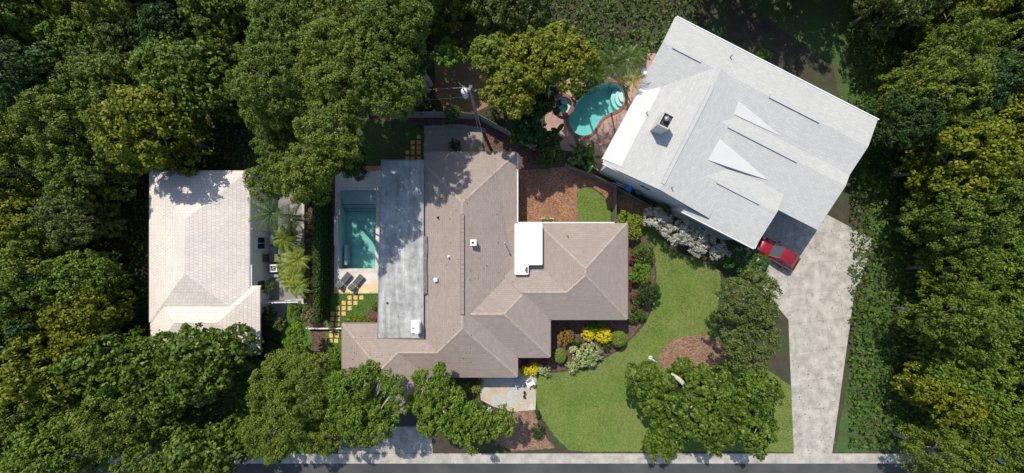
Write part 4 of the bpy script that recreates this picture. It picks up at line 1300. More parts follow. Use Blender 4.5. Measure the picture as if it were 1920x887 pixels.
# ------------------------------------------------------------------ stepping stones
def stones(name, label, cat, group, pts, mat, size, z=.05):
    r = np.random.default_rng(4); proto = None
    for px_, py_ in pts:
        if proto is None:
            q = MB(); q.box((0, 0, .03), (size, size, .06), bev=.03); o = proto = q.build(name, mat)
            tag(o, label, cat, group)
        else:
            o = proto.copy(); COL.objects.link(o)
        g = G(px_, py_); o.location = (g.x, g.y, .012); o.rotation_euler = (0, 0, r.uniform(-.06, .06))
S1 = [(656, 558), (667, 558), (678, 558), (645, 568), (656, 568), (667, 568), (634, 578), (645, 578), (656, 578), (623.5, 588), (634, 588), (645, 588), (623, 598), (634, 598),
      (622.5, 608), (633, 608), (622, 619), (632.5, 619), (621, 629), (632, 629), (620.5, 639), (631, 639)]
stones('stepping_stone', 'square ochre stepping stone in the grass path below the pool deck', 'stepping stone', 'stepping stones on the grass below the pool', S1, M['stone_step'], .44)
S2 = [(785, 257), (774, 267), (785, 267), (774, 277), (785, 277), (764, 286), (774, 286), (785, 286), (764, 297), (774, 297), (785, 297)]
stones('stepping_stone', 'orange stepping stone in shaded grass above the grey flat roof', 'stepping stone', 'orange stones above the flat roof', S2, M['stone_orange'], .42)

# ------------------------------------------------------------------ furniture
def lounger(label, px_, py_, rz, seed):
    g = G(px_, py_, .35)
    root = thing('sun_lounger', label, 'sun lounger', (g.x, g.y, .05), rz, 'grey loungers on the pool deck')
    q = MB()
    for s in (-1, 1): q.box((0, s * .31, .24), (1.85, .05, .06))
    for x in (-.9, 0, .9): q.box((x, 0, .235), (.05, .6, .05))
    q.build('frame', M['dark_metal'], root)
    for x in (-.75, .75):
        for s in (-1, 1):
            q = MB(); q.box((x, s * .3, .115), (.05, .05, .23)); q.build('leg', M['dark_metal'], root)
    q = MB()
    for k in range(4): q.box((.72 - k * .29, 0, .33), (.275, .66, .11), bev=.045)
    q.build('seat_cushion', M['cushion'], root)
    q = MB(); rot = Matrix.Rotation(R(32), 3, 'Y')
    q.box((-.62, 0, .50), (.62, .66, .11), bev=.045, rot=rot); q.build('backrest', M['cushion'], root)
    q = MB(); q.box((-.78, 0, .69), (.26, .5, .1), bev=.05, rot=rot); q.build('pillow', M['cushion'], root)
    q = MB()
    for s in (-1, 1): q.tube([(-.5, s * .3, .27), (-.85, s * .3, .25), (-.87, s * .3, .6)], .02, 6)
    q.tube([(-.88, -.3, .27), (-.88, .3, .27)], .02, 6); q.build('back_support', M['white'], root)
    return root
lounger('grey cushioned lounger nearer the pool corner and the hedge', 645, 526, R(50), 1)
lounger('grey cushioned lounger nearer the grey flat roof', 668.5, 530, R(50), 2)

def folding_chair(label, px_, py_, rz):
    g = G(px_, py_, .4)
    root = thing('folding_chair', label, 'chair', (g.x, g.y, .05), rz, 'black chairs at the top of the pool deck')
    q = MB(); q.box((0, 0, .42), (.5, .48, .03), bev=.01); q.build('seat', M['black'], root)
    q = MB(); q.box((-.30, 0, .68), (.04, .5, .5), rot=Matrix.Rotation(R(-18), 3, 'Y')); q.build('backrest', M['black'], root)
    for s in (-1, 1):
        q = MB(); q.tube([(-.38, s * .25, .88), (.32, s * .25, 0)], .02, 6); q.build('leg', M['black'], root)
        q = MB(); q.tube([(.24, s * .22, .44), (-.34, s * .22, 0)], .02, 6); q.build('leg', M['black'], root)
        q = MB(); q.box((0, s * .27, .62), (.5, .05, .03), bev=.01); q.build('armrest', M['black'], root)
    return root
folding_chair('black folding chair in the oak’s shade at the deck’s dark edge', 661, 322, R(-50))
folding_chair('black folding chair beside the rusty edge of the pool deck', 684, 323, R(-35))
ft = thing('side_table', 'low black metal table between the two black folding chairs', 'table', (*G(673, 323)[:2], .05), .8)
q = MB(); q.box((0, 0, .42), (.42, .42, .02), bev=.01); q.build('table_top', M['metal_grey'], ft)
for a_ in (.785, 2.356, 3.927, 5.498):
    q = MB(); q.tube([(.28 * math.cos(a_), .28 * math.sin(a_), 0), (.24 * math.cos(a_), .24 * math.sin(a_), .42)], .018, 6); q.build('leg', M['black'], ft)

def adirondack(label, px_, py_, rz, mat):
    g = G(px_, py_, .4)
    root = thing('garden_chair', label, 'chair', (g.x, g.y, .05), rz, 'wooden chairs at the edge of the flagstone patio')
    q = MB()
    for k in range(5): q.box((.28 - k * .11, 0, .38 - k * .025), (.1, .54, .025), rot=Matrix.Rotation(R(-12), 3, 'Y'))
    q.build('seat', mat, root)
    q = MB(); rot = Matrix.Rotation(R(-28), 3, 'Y')
    for k in range(6):
        y = -.25 + k * .1; hh = .78 - abs(k - 2.5) * .05
        q.box((-.26 - hh * .22, y, .30 + hh * .44), (.025, .085, hh), rot=rot)
    q.build('backrest', mat, root)
    for s in (-1, 1):
        q = MB(); q.box((.02, s * .36, .56), (.72, .14, .03), bev=.02); q.build('armrest', mat, root)
        q = MB(); q.box((.32, s * .32, .27), (.1, .04, .55)); q.build('leg', mat, root)
        q = MB(); q.box((-.1, s * .3, .2), (.95, .03, .12), rot=Matrix.Rotation(R(16), 3, 'Y')); q.build('leg', mat, root)
    return root
adirondack('pale grey wooden chair half in the roof’s shadow on the patio', 972.5, 718, R(-75), plain('grey_wood_paint', (.40, .42, .43), .6))
adirondack('white wooden chair in the sun beside the yellow bushes', 994.5, 717.5, R(-62), M['white'])
ot = thing('footstool', 'small brown footstool at the lawn side of the white chair', 'footstool', (*G(1001, 722)[:2], .02), R(-40))
q = MB()
for k in range(4): q.box((-.15 + k * .1, 0, .3), (.085, .4, .025))
q.build('seat', plain('brown_wood', (.12, .07, .05), .7), ot)
for a_ in (-1, 1):
    for b_ in (-1, 1):
        q = MB(); q.box((a_ * .15, b_ * .16, .145), (.04, .04, .29)); q.build('leg', plain('brown_wood_leg', (.12, .07, .05), .7), ot)
# folded white parasol between the trees
pr = thing('folded_parasol', 'folded white parasol leaning between patio and the dark trees', 'parasol', (*G(919, 764)[:2], 0))
q = MB(); q.tube([(0, 0, 0), (-.12, .1, 2.3)], .025, 8); q.build('pole', M['metal_grey'], pr)
q = MB(); vs = []; n = 12
for j, (r_, t) in enumerate(((.33, .22), (.27, .45), (.2, .65), (.12, .85), (.03, 1.0))):
    for k in range(n):
        rr_ = r_ * (1 if k % 2 == 0 else .62); an = 2 * math.pi * k / n
        vs.append((-.12 * t + rr_ * math.cos(an), .1 * t + rr_ * math.sin(an), 2.3 * t))
q.add(vs, [(j * n + k, j * n + (k + 1) % n, (j + 1) * n + (k + 1) % n, (j + 1) * n + k) for j in range(4) for k in range(n)] + [tuple(range(n - 1, -1, -1)), tuple(range(4 * n, 5 * n))], 0)
q.build('canopy', plain('parasol_cloth', (.62, .64, .66), .8), pr)
# lantern shapes put in for small dark plant-like objects on the patio
for i, (px_, py_, lab) in enumerate(((983.5, 735, 'small dark object nearer the chairs on the patio'), (983, 742.5, 'small dark object farther from the chairs on the patio'))):
    ln = thing('patio_object', lab, 'garden object', (*G(px_, py_)[:2], .04), .4 + i, 'small dark objects on the patio')
    q = MB(); q.lathe([(.13, 0), (.14, .04), (.1, .05), (.1, .06)], (0, 0, 0), 8); q.build('base', M['dark_metal'], ln)
    q = MB(); q.box((0, 0, .18), (.13, .13, .24)); q.build('glass', M['glass'], ln)
    q = MB(); q.lathe([(.14, .30), (.08, .38), (.02, .43), (.02, .5)], (0, 0, 0), 8); q.build('lid', M['dark_metal'], ln)
# garden ornament on the lawn: a wading bird on a stone
sb = thing('garden_ornament', 'small grey and white bird ornament standing on the open lawn', 'garden ornament', (*G(1219.5, 671)[:2], 0), R(150))
q = MB(); q.lathe([(.25, 0), (.27, .06), (.2, .12), (.14, .35), (.2, .42)], (0, 0, 0), 12); q.build('plinth', plain('pale_stone', (.5, .5, .47), .85, var=.2), sb)
q = MB(); q.ball((-.03, 0, .62), (.34, .17, .18), 14, 9); q.ball((-.34, 0, .56), (.2, .1, .06)); q.build('body', M['statue'], sb)
q = MB(); q.tube([(.24, 0, .68), (.36, 0, .8), (.33, 0, .95), (.42, 0, 1.02)], [.08, .055, .05, .055], 8); q.ball((.44, 0, 1.03), (.1, .065, .065)); q.tube([(.5, 0, 1.02), (.68, 0, .97)], [.03, .006], 6)
q.build('neck', M['white'], sb)
q = MB(); q.ball((-.08, .14, .64), (.28, .05, .12)); q.ball((-.08, -.14, .64), (.28, .05, .12)); q.build('wing', M['dark_metal'], sb)

# bins, heap of pipes and a tub against the neighbour's wall
def bin_(name, label, px_, py_, mat, rz, h=1.0):
    g = G(px_, py_, h * .8)
    root = thing(name, label, 'bin', (g.x, g.y, 0), rz)
    q = MB(); vs = []
    for w_, d_, z in ((.24, .27, .06), (.3, .35, h)): vs += [(-w_, -d_, z), (w_, -d_, z), (w_, d_, z), (-w_, d_, z)]
    q.add(vs, [(3, 2, 1, 0), (4, 5, 6, 7)] + [(i, (i + 1) % 4, 4 + (i + 1) % 4, 4 + i) for i in range(4)]); q.build('body', mat, root)
    q = MB(); q.box((0, 0, h + .035), (.66, .76, .07), bev=.04); q.box((0, -.4, h + .01), (.4, .05, .04)); q.build('lid', mat, root)
    for s in (-1, 1):
        q = MB(); q.tube([(s * .2, .3, .12), (s * .27, .3, .12)], .11, 12); q.build('wheel', M['tyre'], root)
    return root
bin_('wheelie_bin', 'bright blue wheelie bin in the shade of the pale roofed house', 1178.5, 352, M['blue'], -.5)
bin_('wheelie_bin', 'dark green wheelie bin in the shade of the pale roofed house', 1197, 357, M['green'], -.4)
tb = thing('water_tub', 'round white topped tub beside the bright blue bin', 'tub', (*G(1172.5, 341, .7)[:2], 0))
q = MB(); q.lathe([(.24, 0), (.28, .6), (.27, .62)], (0, 0, 0), 18); q.build('body', M['metal_grey'], tb)
q = MB(); q.lathe([(.3, .62), (.3, .67), (.05, .7), (.05, .74), (.0, .74)], (0, 0, 0), 18); q.build('lid', M['white'], tb)
for i, (a, b, lab) in enumerate((((1149, 343), (1170, 352), 'long white pipe lying nearest the dark grey fence'), ((1155, 342), (1172, 349), 'shorter white pipe lying between fence and round tub'))):
    A, B = G(*a, .5), G(*b, .5); q = MB(); q.tube([A, B], .06, 8)
    tag(q.build('pipe', M['white']), lab, 'pipe', 'white pipes beside the bins')
# air conditioners
def aircon(label, px_, py_, rz, size=.8, h=.75):
    g = G(px_, py_, h)
    root = thing('air_conditioner', label, 'air conditioner', (g.x, g.y, .02), rz)
    q = MB()
    for s, ax in ((1, 0), (-1, 0), (1, 1), (-1, 1)):
        for k in range(9):
            z = .1 + k * (h - .18) / 8
            c = (s * size / 2, 0, z) if ax == 0 else (0, s * size / 2, z)
            q.box(c, (.02, size, .04) if ax == 0 else (size, .02, .04))
    q.box((0, 0, h / 2), (size * .9, size * .9, h - .1)); q.build('housing', M['metal_grey'], root)
    q = MB(); t = .12
    for dx, dy, a_, b_ in ((0, size / 2 - t / 2, size + .04, t), (0, -size / 2 + t / 2, size + .04, t), (size / 2 - t / 2, 0, t, size - 2 * t), (-size / 2 + t / 2, 0, t, size - 2 * t)): q.box((dx, dy, h + .01), (a_, b_, .05))
    q.build('top_frame', M['white'], root)
    q = MB(); q.lathe([(size * .36, h - .05), (size * .36, h - .03)], (0, 0, 0), 20); q.build('fan_well', M['dark_metal'], root)
    q = MB()
    for k in range(4):
        an = k * math.pi / 2 + .4; q.box((.13 * math.cos(an), .13 * math.sin(an), h), (.22, .13, .015), an)
    q.lathe([(.07, h - .01), (.07, h + .03), (.0, h + .04)], (0, 0, 0), 10); q.build('fan', plain('fan_blue', (.26, .29, .36), .5), root)
    return root
aircon('square air conditioner with bluish fan beside the cream wall', 513, 503, .02, .78)
aircon('air conditioner in the dark below the pale eave beside silver shrubs', 1319.5, 426, -.47, .85)
q0 = G(514, 517, .4)
ub = thing('utility_box', 'low bluish grey utility box below the square air conditioner', 'utility box', (q0.x, q0.y, .02))
q = MB(); q.box((0, 0, .2), (1.0, .3, .4), bev=.03); q.build('body', plain('box_paint', (.20, .22, .27), .5), ub)
q = MB(); q.box((0, .0, .42), (1.06, .34, .05), bev=.02); q.build('lid', plain('box_lid', (.25, .27, .33), .5), ub)
# pool equipment
pe = thing('pump_box', 'brown wooden box with tan lid against the cream wall', 'storage box', (*G(508, 484, .5)[:2], .02))
q = MB(); q.box((-.55, 0, .5), (.55, .8, 1.0), bev=.02); q.build('cupboard', plain('brown_board', (.085, .07, .055), .8), pe)
q = MB(); q.box((.2, 0, .2), (.9, .8, .4), bev=.02); q.build('body', plain('tan_board', (.17, .14, .105), .8), pe)
q = MB(); q.lathe([(.06, .4), (.06, .43), (.0, .44)], (.2, 0, 0), 10); q.build('knob', M['black'], pe)
bk = thing('covered_grill', 'dark covered grill beneath the palms by the cream wall', 'grill', (*G(516, 451, .6)[:2], .02))
q = MB(); vs = []
n = 14
for rx_, ry_, z in ((.36, .66, 0), (.40, .70, .5), (.36, .64, .95), (.22, .5, 1.12), (.05, .2, 1.16)):
    for k in range(n):
        an = 2 * math.pi * k / n; cs, sn = math.cos(an), math.sin(an)
        vs.append((rx_ * abs(cs) ** .6 * np.sign(cs), ry_ * abs(sn) ** .6 * np.sign(sn), z))
q.add(vs, [(j * n + k, j * n + (k + 1) % n, (j + 1) * n + (k + 1) % n, (j + 1) * n + k) for j in range(4) for k in range(n)] + [tuple(range(n - 1, -1, -1)), tuple(range(4 * n, 5 * n))], 0, True)
q.build('cover', plain('grill_cover', (.025, .028, .035), .6, var=.3), bk)
q = MB(); q.box((.44, .0, .75), (.06, .9, .04)); q.build('shelf', M['metal_grey'], bk)
tp = thing('plant_pot', 'terracotta pot below the clipped bush at the cream wall', 'plant pot', (*G(499.5, 551, .2)[:2], .02))
q = MB(); q.lathe([(.16, 0), (.24, .32), (.28, .33), (.28, .40), (.22, .40), (.2, .34)], (0, 0, 0), 16); q.build('pot', M['terracotta'], tp)
q = MB(); q.lathe([(.21, .33), (.21, .36)], (0, 0, 0), 12); q.build('soil', M['soil'], tp)

# ------------------------------------------------------------------ cars
def car(label, x, y, rz, paint, name='parked_car', length=4.5, width=1.8):
    root = thing(name, label, 'car', (x, y, .02), rz, 'parked cars')
    hl, hw_ = length / 2, width / 2
    # stations along the length: x, half width, bottom, belt height
    stn = [(-hl, .62, .42, .72), (-hl + .12, .80, .28, .88), (-hl + .5, .88, .2, .95), (-1.0, .9, .18, .96), (0, .9, .18, .95), (1.0, .9, .18, .93), (hl - .55, .88, .2, .86), (hl - .12, .78, .28, .74), (hl, .58, .4, .6)]
    q = MB(); vs = []; n = 12
    for x_, w_, zb_, zt_ in stn:
        w_ = w_ * hw_ / .9
        for yy, zz_ in ((-.8, 0), (-1, .22), (-1, .55), (-.96, .82), (-.86, .95), (-.45, 1), (.45, 1), (.86, .95), (.96, .82), (1, .55), (1, .22), (.8, 0)):
            vs.append((x_, yy * w_, zb_ + (zt_ - zb_) * zz_))
    q.add(vs, [(j * n + k, (j + 1) * n + k, (j + 1) * n + (k + 1) % n, j * n + (k + 1) % n) for j in range(len(stn) - 1) for k in range(n)] + [tuple(range(n)), tuple(range(len(vs) - 1, len(vs) - n - 1, -1))], 0, True)
    q.build('body', paint, root)
    # glasshouse: windscreen, rear screen, side windows, pillars and roof
    k_ = hw_ / .9
    P_ = {'rb': (-1.85, .70, .95), 'rt': (-1.25, .56, 1.40), 'ft': (.15, .56, 1.42), 'fb': (1.0, .72, .93)}
    def pt(n_, s_): x_, w_, z_ = P_[n_]; return Vector((x_, s_ * w_ * k_ * 1.06, z_))
    def pane(name_, q4):
        m_ = MB(); m_.add(q4, [(0, 1, 2, 3)]); m_.build(name_, M['glass'], root)
    pane('windscreen', [pt('fb', 1), pt('ft', 1), pt('ft', -1), pt('fb', -1)])
    pane('rear_window', [pt('rb', -1), pt('rt', -1), pt('rt', 1), pt('rb', 1)])
    for s in (-1, 1):
        q4 = [pt('rb', s), pt('fb', s), pt('ft', s), pt('rt', s)]
        pane('side_window', q4 if s < 0 else q4[::-1])
        q = MB()
        for n1, n2 in (('rb', 'rt'), ('fb', 'ft'), ('rt', 'ft')): q.tube([pt(n1, s), pt(n2, s)], .045, 6)
        q.tube([(-.45, s * .73 * k_ * 1.06, .94), (-.5, s * .56 * k_ * 1.06, 1.41)], .04, 6)
        q.build('pillar', paint, root)
    q = MB(); vs = []
    for x_, w_, z_ in ((-1.3, .50, 1.40), (-1.15, .56, 1.44), (-.5, .58, 1.475), (.05, .56, 1.45), (.2, .50, 1.41)):
        for yy, dz in ((-1, -.04), (-.7, .0), (0, .015), (.7, .0), (1, -.04)): vs.append((x_, yy * w_ * k_ * 1.06, z_ + dz))
    q.add(vs, [(j * 5 + i, (j + 1) * 5 + i, (j + 1) * 5 + i + 1, j * 5 + i + 1) for j in range(4) for i in range(4)], 0, True); q.build('roof', paint, root)
    q = MB(); q.box((1.62, 0, .935), (.015, 1.3 * k_, .012)); q.box((-1.98, 0, .955), (.015, 1.3 * k_, .012)); q.box((hl - .02, 0, .42), (.06, 1.1, .14), bev=.02); q.box((-hl + .02, 0, .42), (.06, 1.1, .14), bev=.02)
    q.build('bumper_trim', M['black'], root)
    for x_ in (-hl + .85, hl - .9):
        for s in (-1, 1):
            q = MB(); q.tube([(x_, s * (hw_ - .2), .32), (x_, s * (hw_ + .01), .32)], .32, 18); wh = q.build('wheel', M['tyre'], root)
            q = MB(); q.tube([(x_, s * (hw_ + .012), .32), (x_, s * (hw_ + .025), .32)], .2, 14); q.build('rim', M['metal_grey'], wh)
    for s in (-1, 1):
        q = MB(); q.ball((hl - .17, s * .6, .66), (.14, .2, .09)); q.build('headlight', M['lamp'], root)
        q = MB(); q.ball((-hl + .12, s * .62, .76), (.08, .18, .09)); q.build('tail_light', M['tail'], root)
        q = MB(); q.box((.75, s * (hw_ + .09), .98), (.12, .2, .13), bev=.03); q.build('mirror', paint, root)
    return root
c_ = G(1427, 456, .7) + Vector((.85, -.52, 0)).normalized() * 2.15
car('red car parked on the pale driveway beside the white roofed house', c_.x, c_.y, math.atan2(.52, -.85), M['red_car'])
c_ = G(655, 803, .7); car('dark grey car half hidden under the trees beside the garage', c_.x, c_.y, R(90), M['grey_car'])

# ------------------------------------------------------------------ trees
GO = 'tall oaks above the back lawn and side yard'
oak = dict(name='oak_tree', group=GO, n=26, fr=(.19, .36), n_each=62, sub_r=.36, ll=.14, lw=.09, skirt=12, bark='bark_pale', nl=18)
T = []
T.append(tree('tall dark oak in the top corner over the neighbour’s side', 540, 148, 92, 9.6, 'oak', 21, **oak))
T.append(tree('tall oak at the top, second from the corner', 648, 124, 86, 10.6, 'oak_warm', 22, **oak))
T.append(tree('tall oak overhanging the dark back lawn near the pale lane', 727, 152, 66, 10.6, 'oak', 23, base=(748, 205), **oak))
T.append(tree('round headed oak standing clear of the mass over the back lawn', 622, 252, 60, 10.8, 'oak_warm', 24, base=(640, 240), **{**oak, 'n': 18}))
T.append(tree('dark oak over the side yard, below the corner oak', 510, 208, 52, 6.6, 'oak', 25, **oak))
T.append(tree('lower dark oak under the gap between taller oaks', 525, 268, 50, 5.4, 'oak', 39, **{**oak, 'n': 18, 'skirt': 4}))
T.append(tree('tall oak at the top edge above the corner oak', 556, 44, 74, 9.6, 'oak', 40, **oak))
T.append(tree('tall oak at the top edge above the second oak', 652, 36, 72, 9.8, 'oak_warm', 19, **oak))
T.append(tree('warm green oak reaching over the top of the tall hedge', 572, 328, 56, 10.6, 'oak_warm', 26, base=(585, 325), **{**oak, 'n': 18}))
T.append(tree('dark oak leaning over the pool deck’s top corner', 650, 300, 34, 7.6, 'dark', 27, base=(632, 270), **{**oak, 'n': 12, 'r0': .14}))
T.append(tree('smaller oak over the side yard’s tiled roof', 508, 335, 40, 7.4, 'oak', 28, **{**oak, 'n': 14}))
T.append(tree('dark tree beside the pale lane at the top', 766, 108, 40, 6.8, 'dark', 29, **{**oak, 'n': 14}))
T.append(tree('tall oak at the very top behind the pale lane’s dark tree', 742, 34, 66, 11.0, 'oak', 30, **oak))
GY = 'yellow green trees around the back of the kidney pool'
yg = dict(name='broadleaf_tree', group=GY, n=20, fr=(.2, .36), n_each=46, sub_r=.36, ll=.22, lw=.145)
tree('yellow green tree whose brightest lobe overhangs the board fence', 956, 178, 46, 7.4, 'yellowgreen', 31, base=(948, 212), **yg)
tree('yellow green tree at the top in the middle of its row', 1000, 118, 58, 8.2, 'yellowgreen', 32, base=(998, 180), **yg)
tree('yellow green tree beside the palms above the kidney pool', 1074, 124, 50, 8.2, 'yellowgreen', 33, base=(1046, 165), **{**yg, 'n': 18})
tree('yellow green tree above the bare dirt yard', 920, 108, 42, 6.2, 'oak_warm', 34, base=(925, 165), **{**yg, 'n': 18})
tree('small lime tree on the bare dirt yard’s upper edge', 838, 104, 27, 3.6, 'bright', 35, **{**yg, 'n': 12, 'sub_r': .3})
tree('yellow green tree at the top edge between the middle one and the palms', 1044, 92, 46, 7.8, 'yellowgreen', 38, base=(1030, 150), **yg)
bush('dark leafy bush overhanging the kidney pool’s far edge', 1084, 172, 16, 12, 1.6, 'bush', 180, ll=.24, lw=.1)
bush('dense green bush under the dark palm above the kidney pool', 1112, 146, 22, 13, 1.8, 'dark', 181, ll=.24, lw=.1)
bush('loose green bush between the palms and pale roof', 1196, 104, 16, 16, 1.5, 'bush', 182, ll=.26, lw=.08)
bush('leafy bush at the top edge above the dark palm', 1100, 104, 26, 18, 2.4, 'bush', 183, ll=.24, lw=.12)
bush('broad leafy bush at the top edge beside the feathery palms', 1150, 96, 26, 14, 2.2, 'dark', 184, ll=.24, lw=.12)
tree('dark leafy tree shading the spa and bark strip', 1010, 200, 38, 4.2, 'dark', 36, 'broadleaf_tree', n=18, fr=(.2, .34), sub_r=.34, ll=.3, lw=.18)
tree('dark leafy tree between angled board fence and brown roof corner', 985, 248, 30, 3.4, 'dark', 37, 'broadleaf_tree', n=14, fr=(.22, .36), sub_r=.32, ll=.34, lw=.2)

tree('spreading olive green oak at the bottom corner beside the neighbour’s lawn', 566, 724, 82, 6.0, 'oak_warm', 41, 'oak_tree', base=(578, 716), n=26, fr=(.2, .34), sub_r=.34, ll=.135, lw=.085, n_each=56, squash=(1, .8))
tree('low oak at the bottom corner below the spreading one', 520, 800, 64, 5.4, 'oak_warm', 42, 'oak_tree', n=22, fr=(.2, .34), sub_r=.34, ll=.135, lw=.085, n_each=56)
tree('bright leafed tree touching the garage roof’s outer edge', 652, 738, 48, 6.2, 'grove', 43, base=(632, 742), skirt=6, n=18, fr=(.22, .36), sub_r=.34, ll=.18, lw=.115, n_each=50)
tree('open crowned tree with separate tufts over the garage roof', 688, 786, 52, 5.8, 'grove', 44, base=(690, 812), skirt=8, n=20, fr=(.2, .32), sub_r=.34, ll=.175, lw=.11, n_each=50, extra=((694, 694, 20, 6.8), (671, 708, 14, 6.4), (715, 703, 14, 6.6), (742, 728, 22, 6.2), (748, 768, 18, 5.4)), bark='bark_pale', nl=16)
tree('dark tree beside the front eave with two small upper tufts', 828, 764, 54, 4.8, 'grove', 45, base=(838, 752), skirt=8, n=20, fr=(.2, .32), sub_r=.32, ll=.17, lw=.11, n_each=50, extra=((825, 692, 10, 5.2), (826, 712, 15, 5.0), (790, 704, 13, 5.2), (800, 740, 22, 5), (782, 752, 16, 4.6)), bark='bark_pale', nl=14)
tree('dense tree between the driveway and the flagstone patio', 880, 790, 46, 4.6, 'grove', 46, base=(884, 792), skirt=6, n=16, fr=(.24, .36), sub_r=.32, ll=.175, lw=.11, n_each=50)
tree('pointed tree whose crown covers the patio’s lower edge', 938, 788, 30, 4.2, 'grove', 47, base=(936, 800), n=14, fr=(.26, .4), sub_r=.28, ll=.2, lw=.12, squash=(.85, 1.25))
tree('bright young tree on the neighbour’s strip of lawn', 560, 642, 26, 3.2, 'bright', 48, base=(562, 645), n=12, fr=(.26, .4), sub_r=.26, ll=.18, lw=.11, squash=(.9, 1.6))
tree('olive crowned tree above the bark mound near the clipped hedge', 1398, 560, 62, 4.8, 'olive', 51, n=26, fr=(.18, .32), sub_r=.32, ll=.2, lw=.09, n_each=34, bark='bark_pale', nl=16, r0=.15, base=(1405, 562))
tree('olive crowned tree right beside the bark mound', 1398, 638, 56, 4.6, 'olive', 52, n=22, fr=(.2, .33), sub_r=.32, ll=.2, lw=.09, n_each=34, bark='bark_pale', nl=14, r0=.15, base=(1405, 640))
mg = dict(name='magnolia_tree', sub_r=.36, ll=.28, lw=.17, n_each=26, bark='bark_pale', nl=14)
tree('large glossy leaved magnolia spreading over the lawn below the bark mound', 1300, 748, 86, 5.0, 'magnolia', 53, n=30, fr=(.18, .28), extra=((1198, 706, 32, 4.2), (1280, 692, 24, 4.6), (1225, 748, 28, 4.0), (1262, 800, 36, 4.4), (1330, 806, 38, 4.6), (1240, 830, 30, 4.2)), squash=(1, .85), base=(1310, 735), r0=.2, **mg)
tree('glossy magnolia at the bottom corner behind the larger one', 1408, 738, 56, 5.2, 'magnolia', 54, n=22, fr=(.2, .32), extra=((1410, 806, 40, 4.8),), base=(1420, 745), r0=.2, **mg)
# pale cut limb lying across the magnolia
a, b = G(1258, 702, 5.6), G(1284, 722, 6.2)
q = MB(); q.tube([a, a.lerp(b, .5) + Vector((.05, .08, .05)), b], [.18, .22, .2], 9)
lb = q.build('limb', M['bark_pale'], None)
mgt = [o for o in COL.objects if o.name.startswith('magnolia_tree')][0]
lb.parent = mgt; lb.matrix_parent_inverse = Matrix.Translation(mgt.location).inverted()

# palms and large leaved plants
tree('low olive tree filling the gap between spreading oak and open crowned tree', 618, 800, 48, 4.6, 'oak_warm', 49, n=18, fr=(.22, .34), sub_r=.34, ll=.135, lw=.085, n_each=54, base=(612, 806), skirt=6)
palm('feathery palm beside the grey satellite dish', 1176, 114, 6.2, 18, 1.9, 'palm', 61, base=(1166, 146))
palm('feathery palm overhanging the kidney pool’s top edge', 1148, 122, 6.2, 20, 2.1, 'palm', 62, base=(1128, 146))
palm('dark palm between the yellow green trees and kidney pool', 1112, 136, 6.0, 18, 1.9, 'palm', 63, base=(1090, 168))
palm('small palm with a brownish crown beside the brick rails', 1186, 150, 2.4, 11, 1.3, 'palm_yellow', 64, ll=.3)
palm('feathery palm over the side yard above the cream wall', 512, 400, 4.6, 18, 2.3, 'palm', 65)
palm('loose palm in front of the block wall’s upper end', 548, 412, 3.2, 16, 1.7, 'palm', 66)
palm('long clump of yellow areca palms along the block wall', 548, 492, 2.6, 13, 1.35, 'palm_yellow', 67, stems=9, spread=1.0, sy=2.6, ll=.34, trunk=.06, name='areca_palm')
palm('dark green areca palms above the yellow clump by the wall', 545, 450, 2.4, 12, 1.2, 'bright', 68, stems=4, spread=.8, sy=1.2, ll=.32, trunk=.06, name='areca_palm')
paddle_plant('bird of paradise clump with upright paddle leaves below the kidney pool', 1098, 290, 1.9, 34, 1.25, .36, 'banana', 71, spread=1.0)
paddle_plant('broad leaved dark plants between the spa and board fence', 1030, 262, 1.8, 22, 1.2, .6, 'dark', 72, spread=1.0, name='broad_leaved_plant')
bush('green leafy bush at the brown roof’s bark strip below the spa', 1030, 292, 26, 20, 1.5, 'bush', 73, sub_r=.24, ll=.26, lw=.13, n_each=14)
bush('green shrub sprouting against the back board fence', 850, 214, 15, 14, 2.2, 'bush', 74, ll=.22, lw=.12)
bush('dark shrub on the gravel pad at the brown roof’s edge', 852, 273, 10, 11, 1.2, 'dark', 75)
bush('dark hedge beyond the back fence under the wires', 782, 195, 42, 16, 2.0, 'dark', 76, n=12, name='hedge', cat='hedge')
bush('low dark bush between fence and pole', 925, 215, 16, 10, 1.3, 'dark', 77)

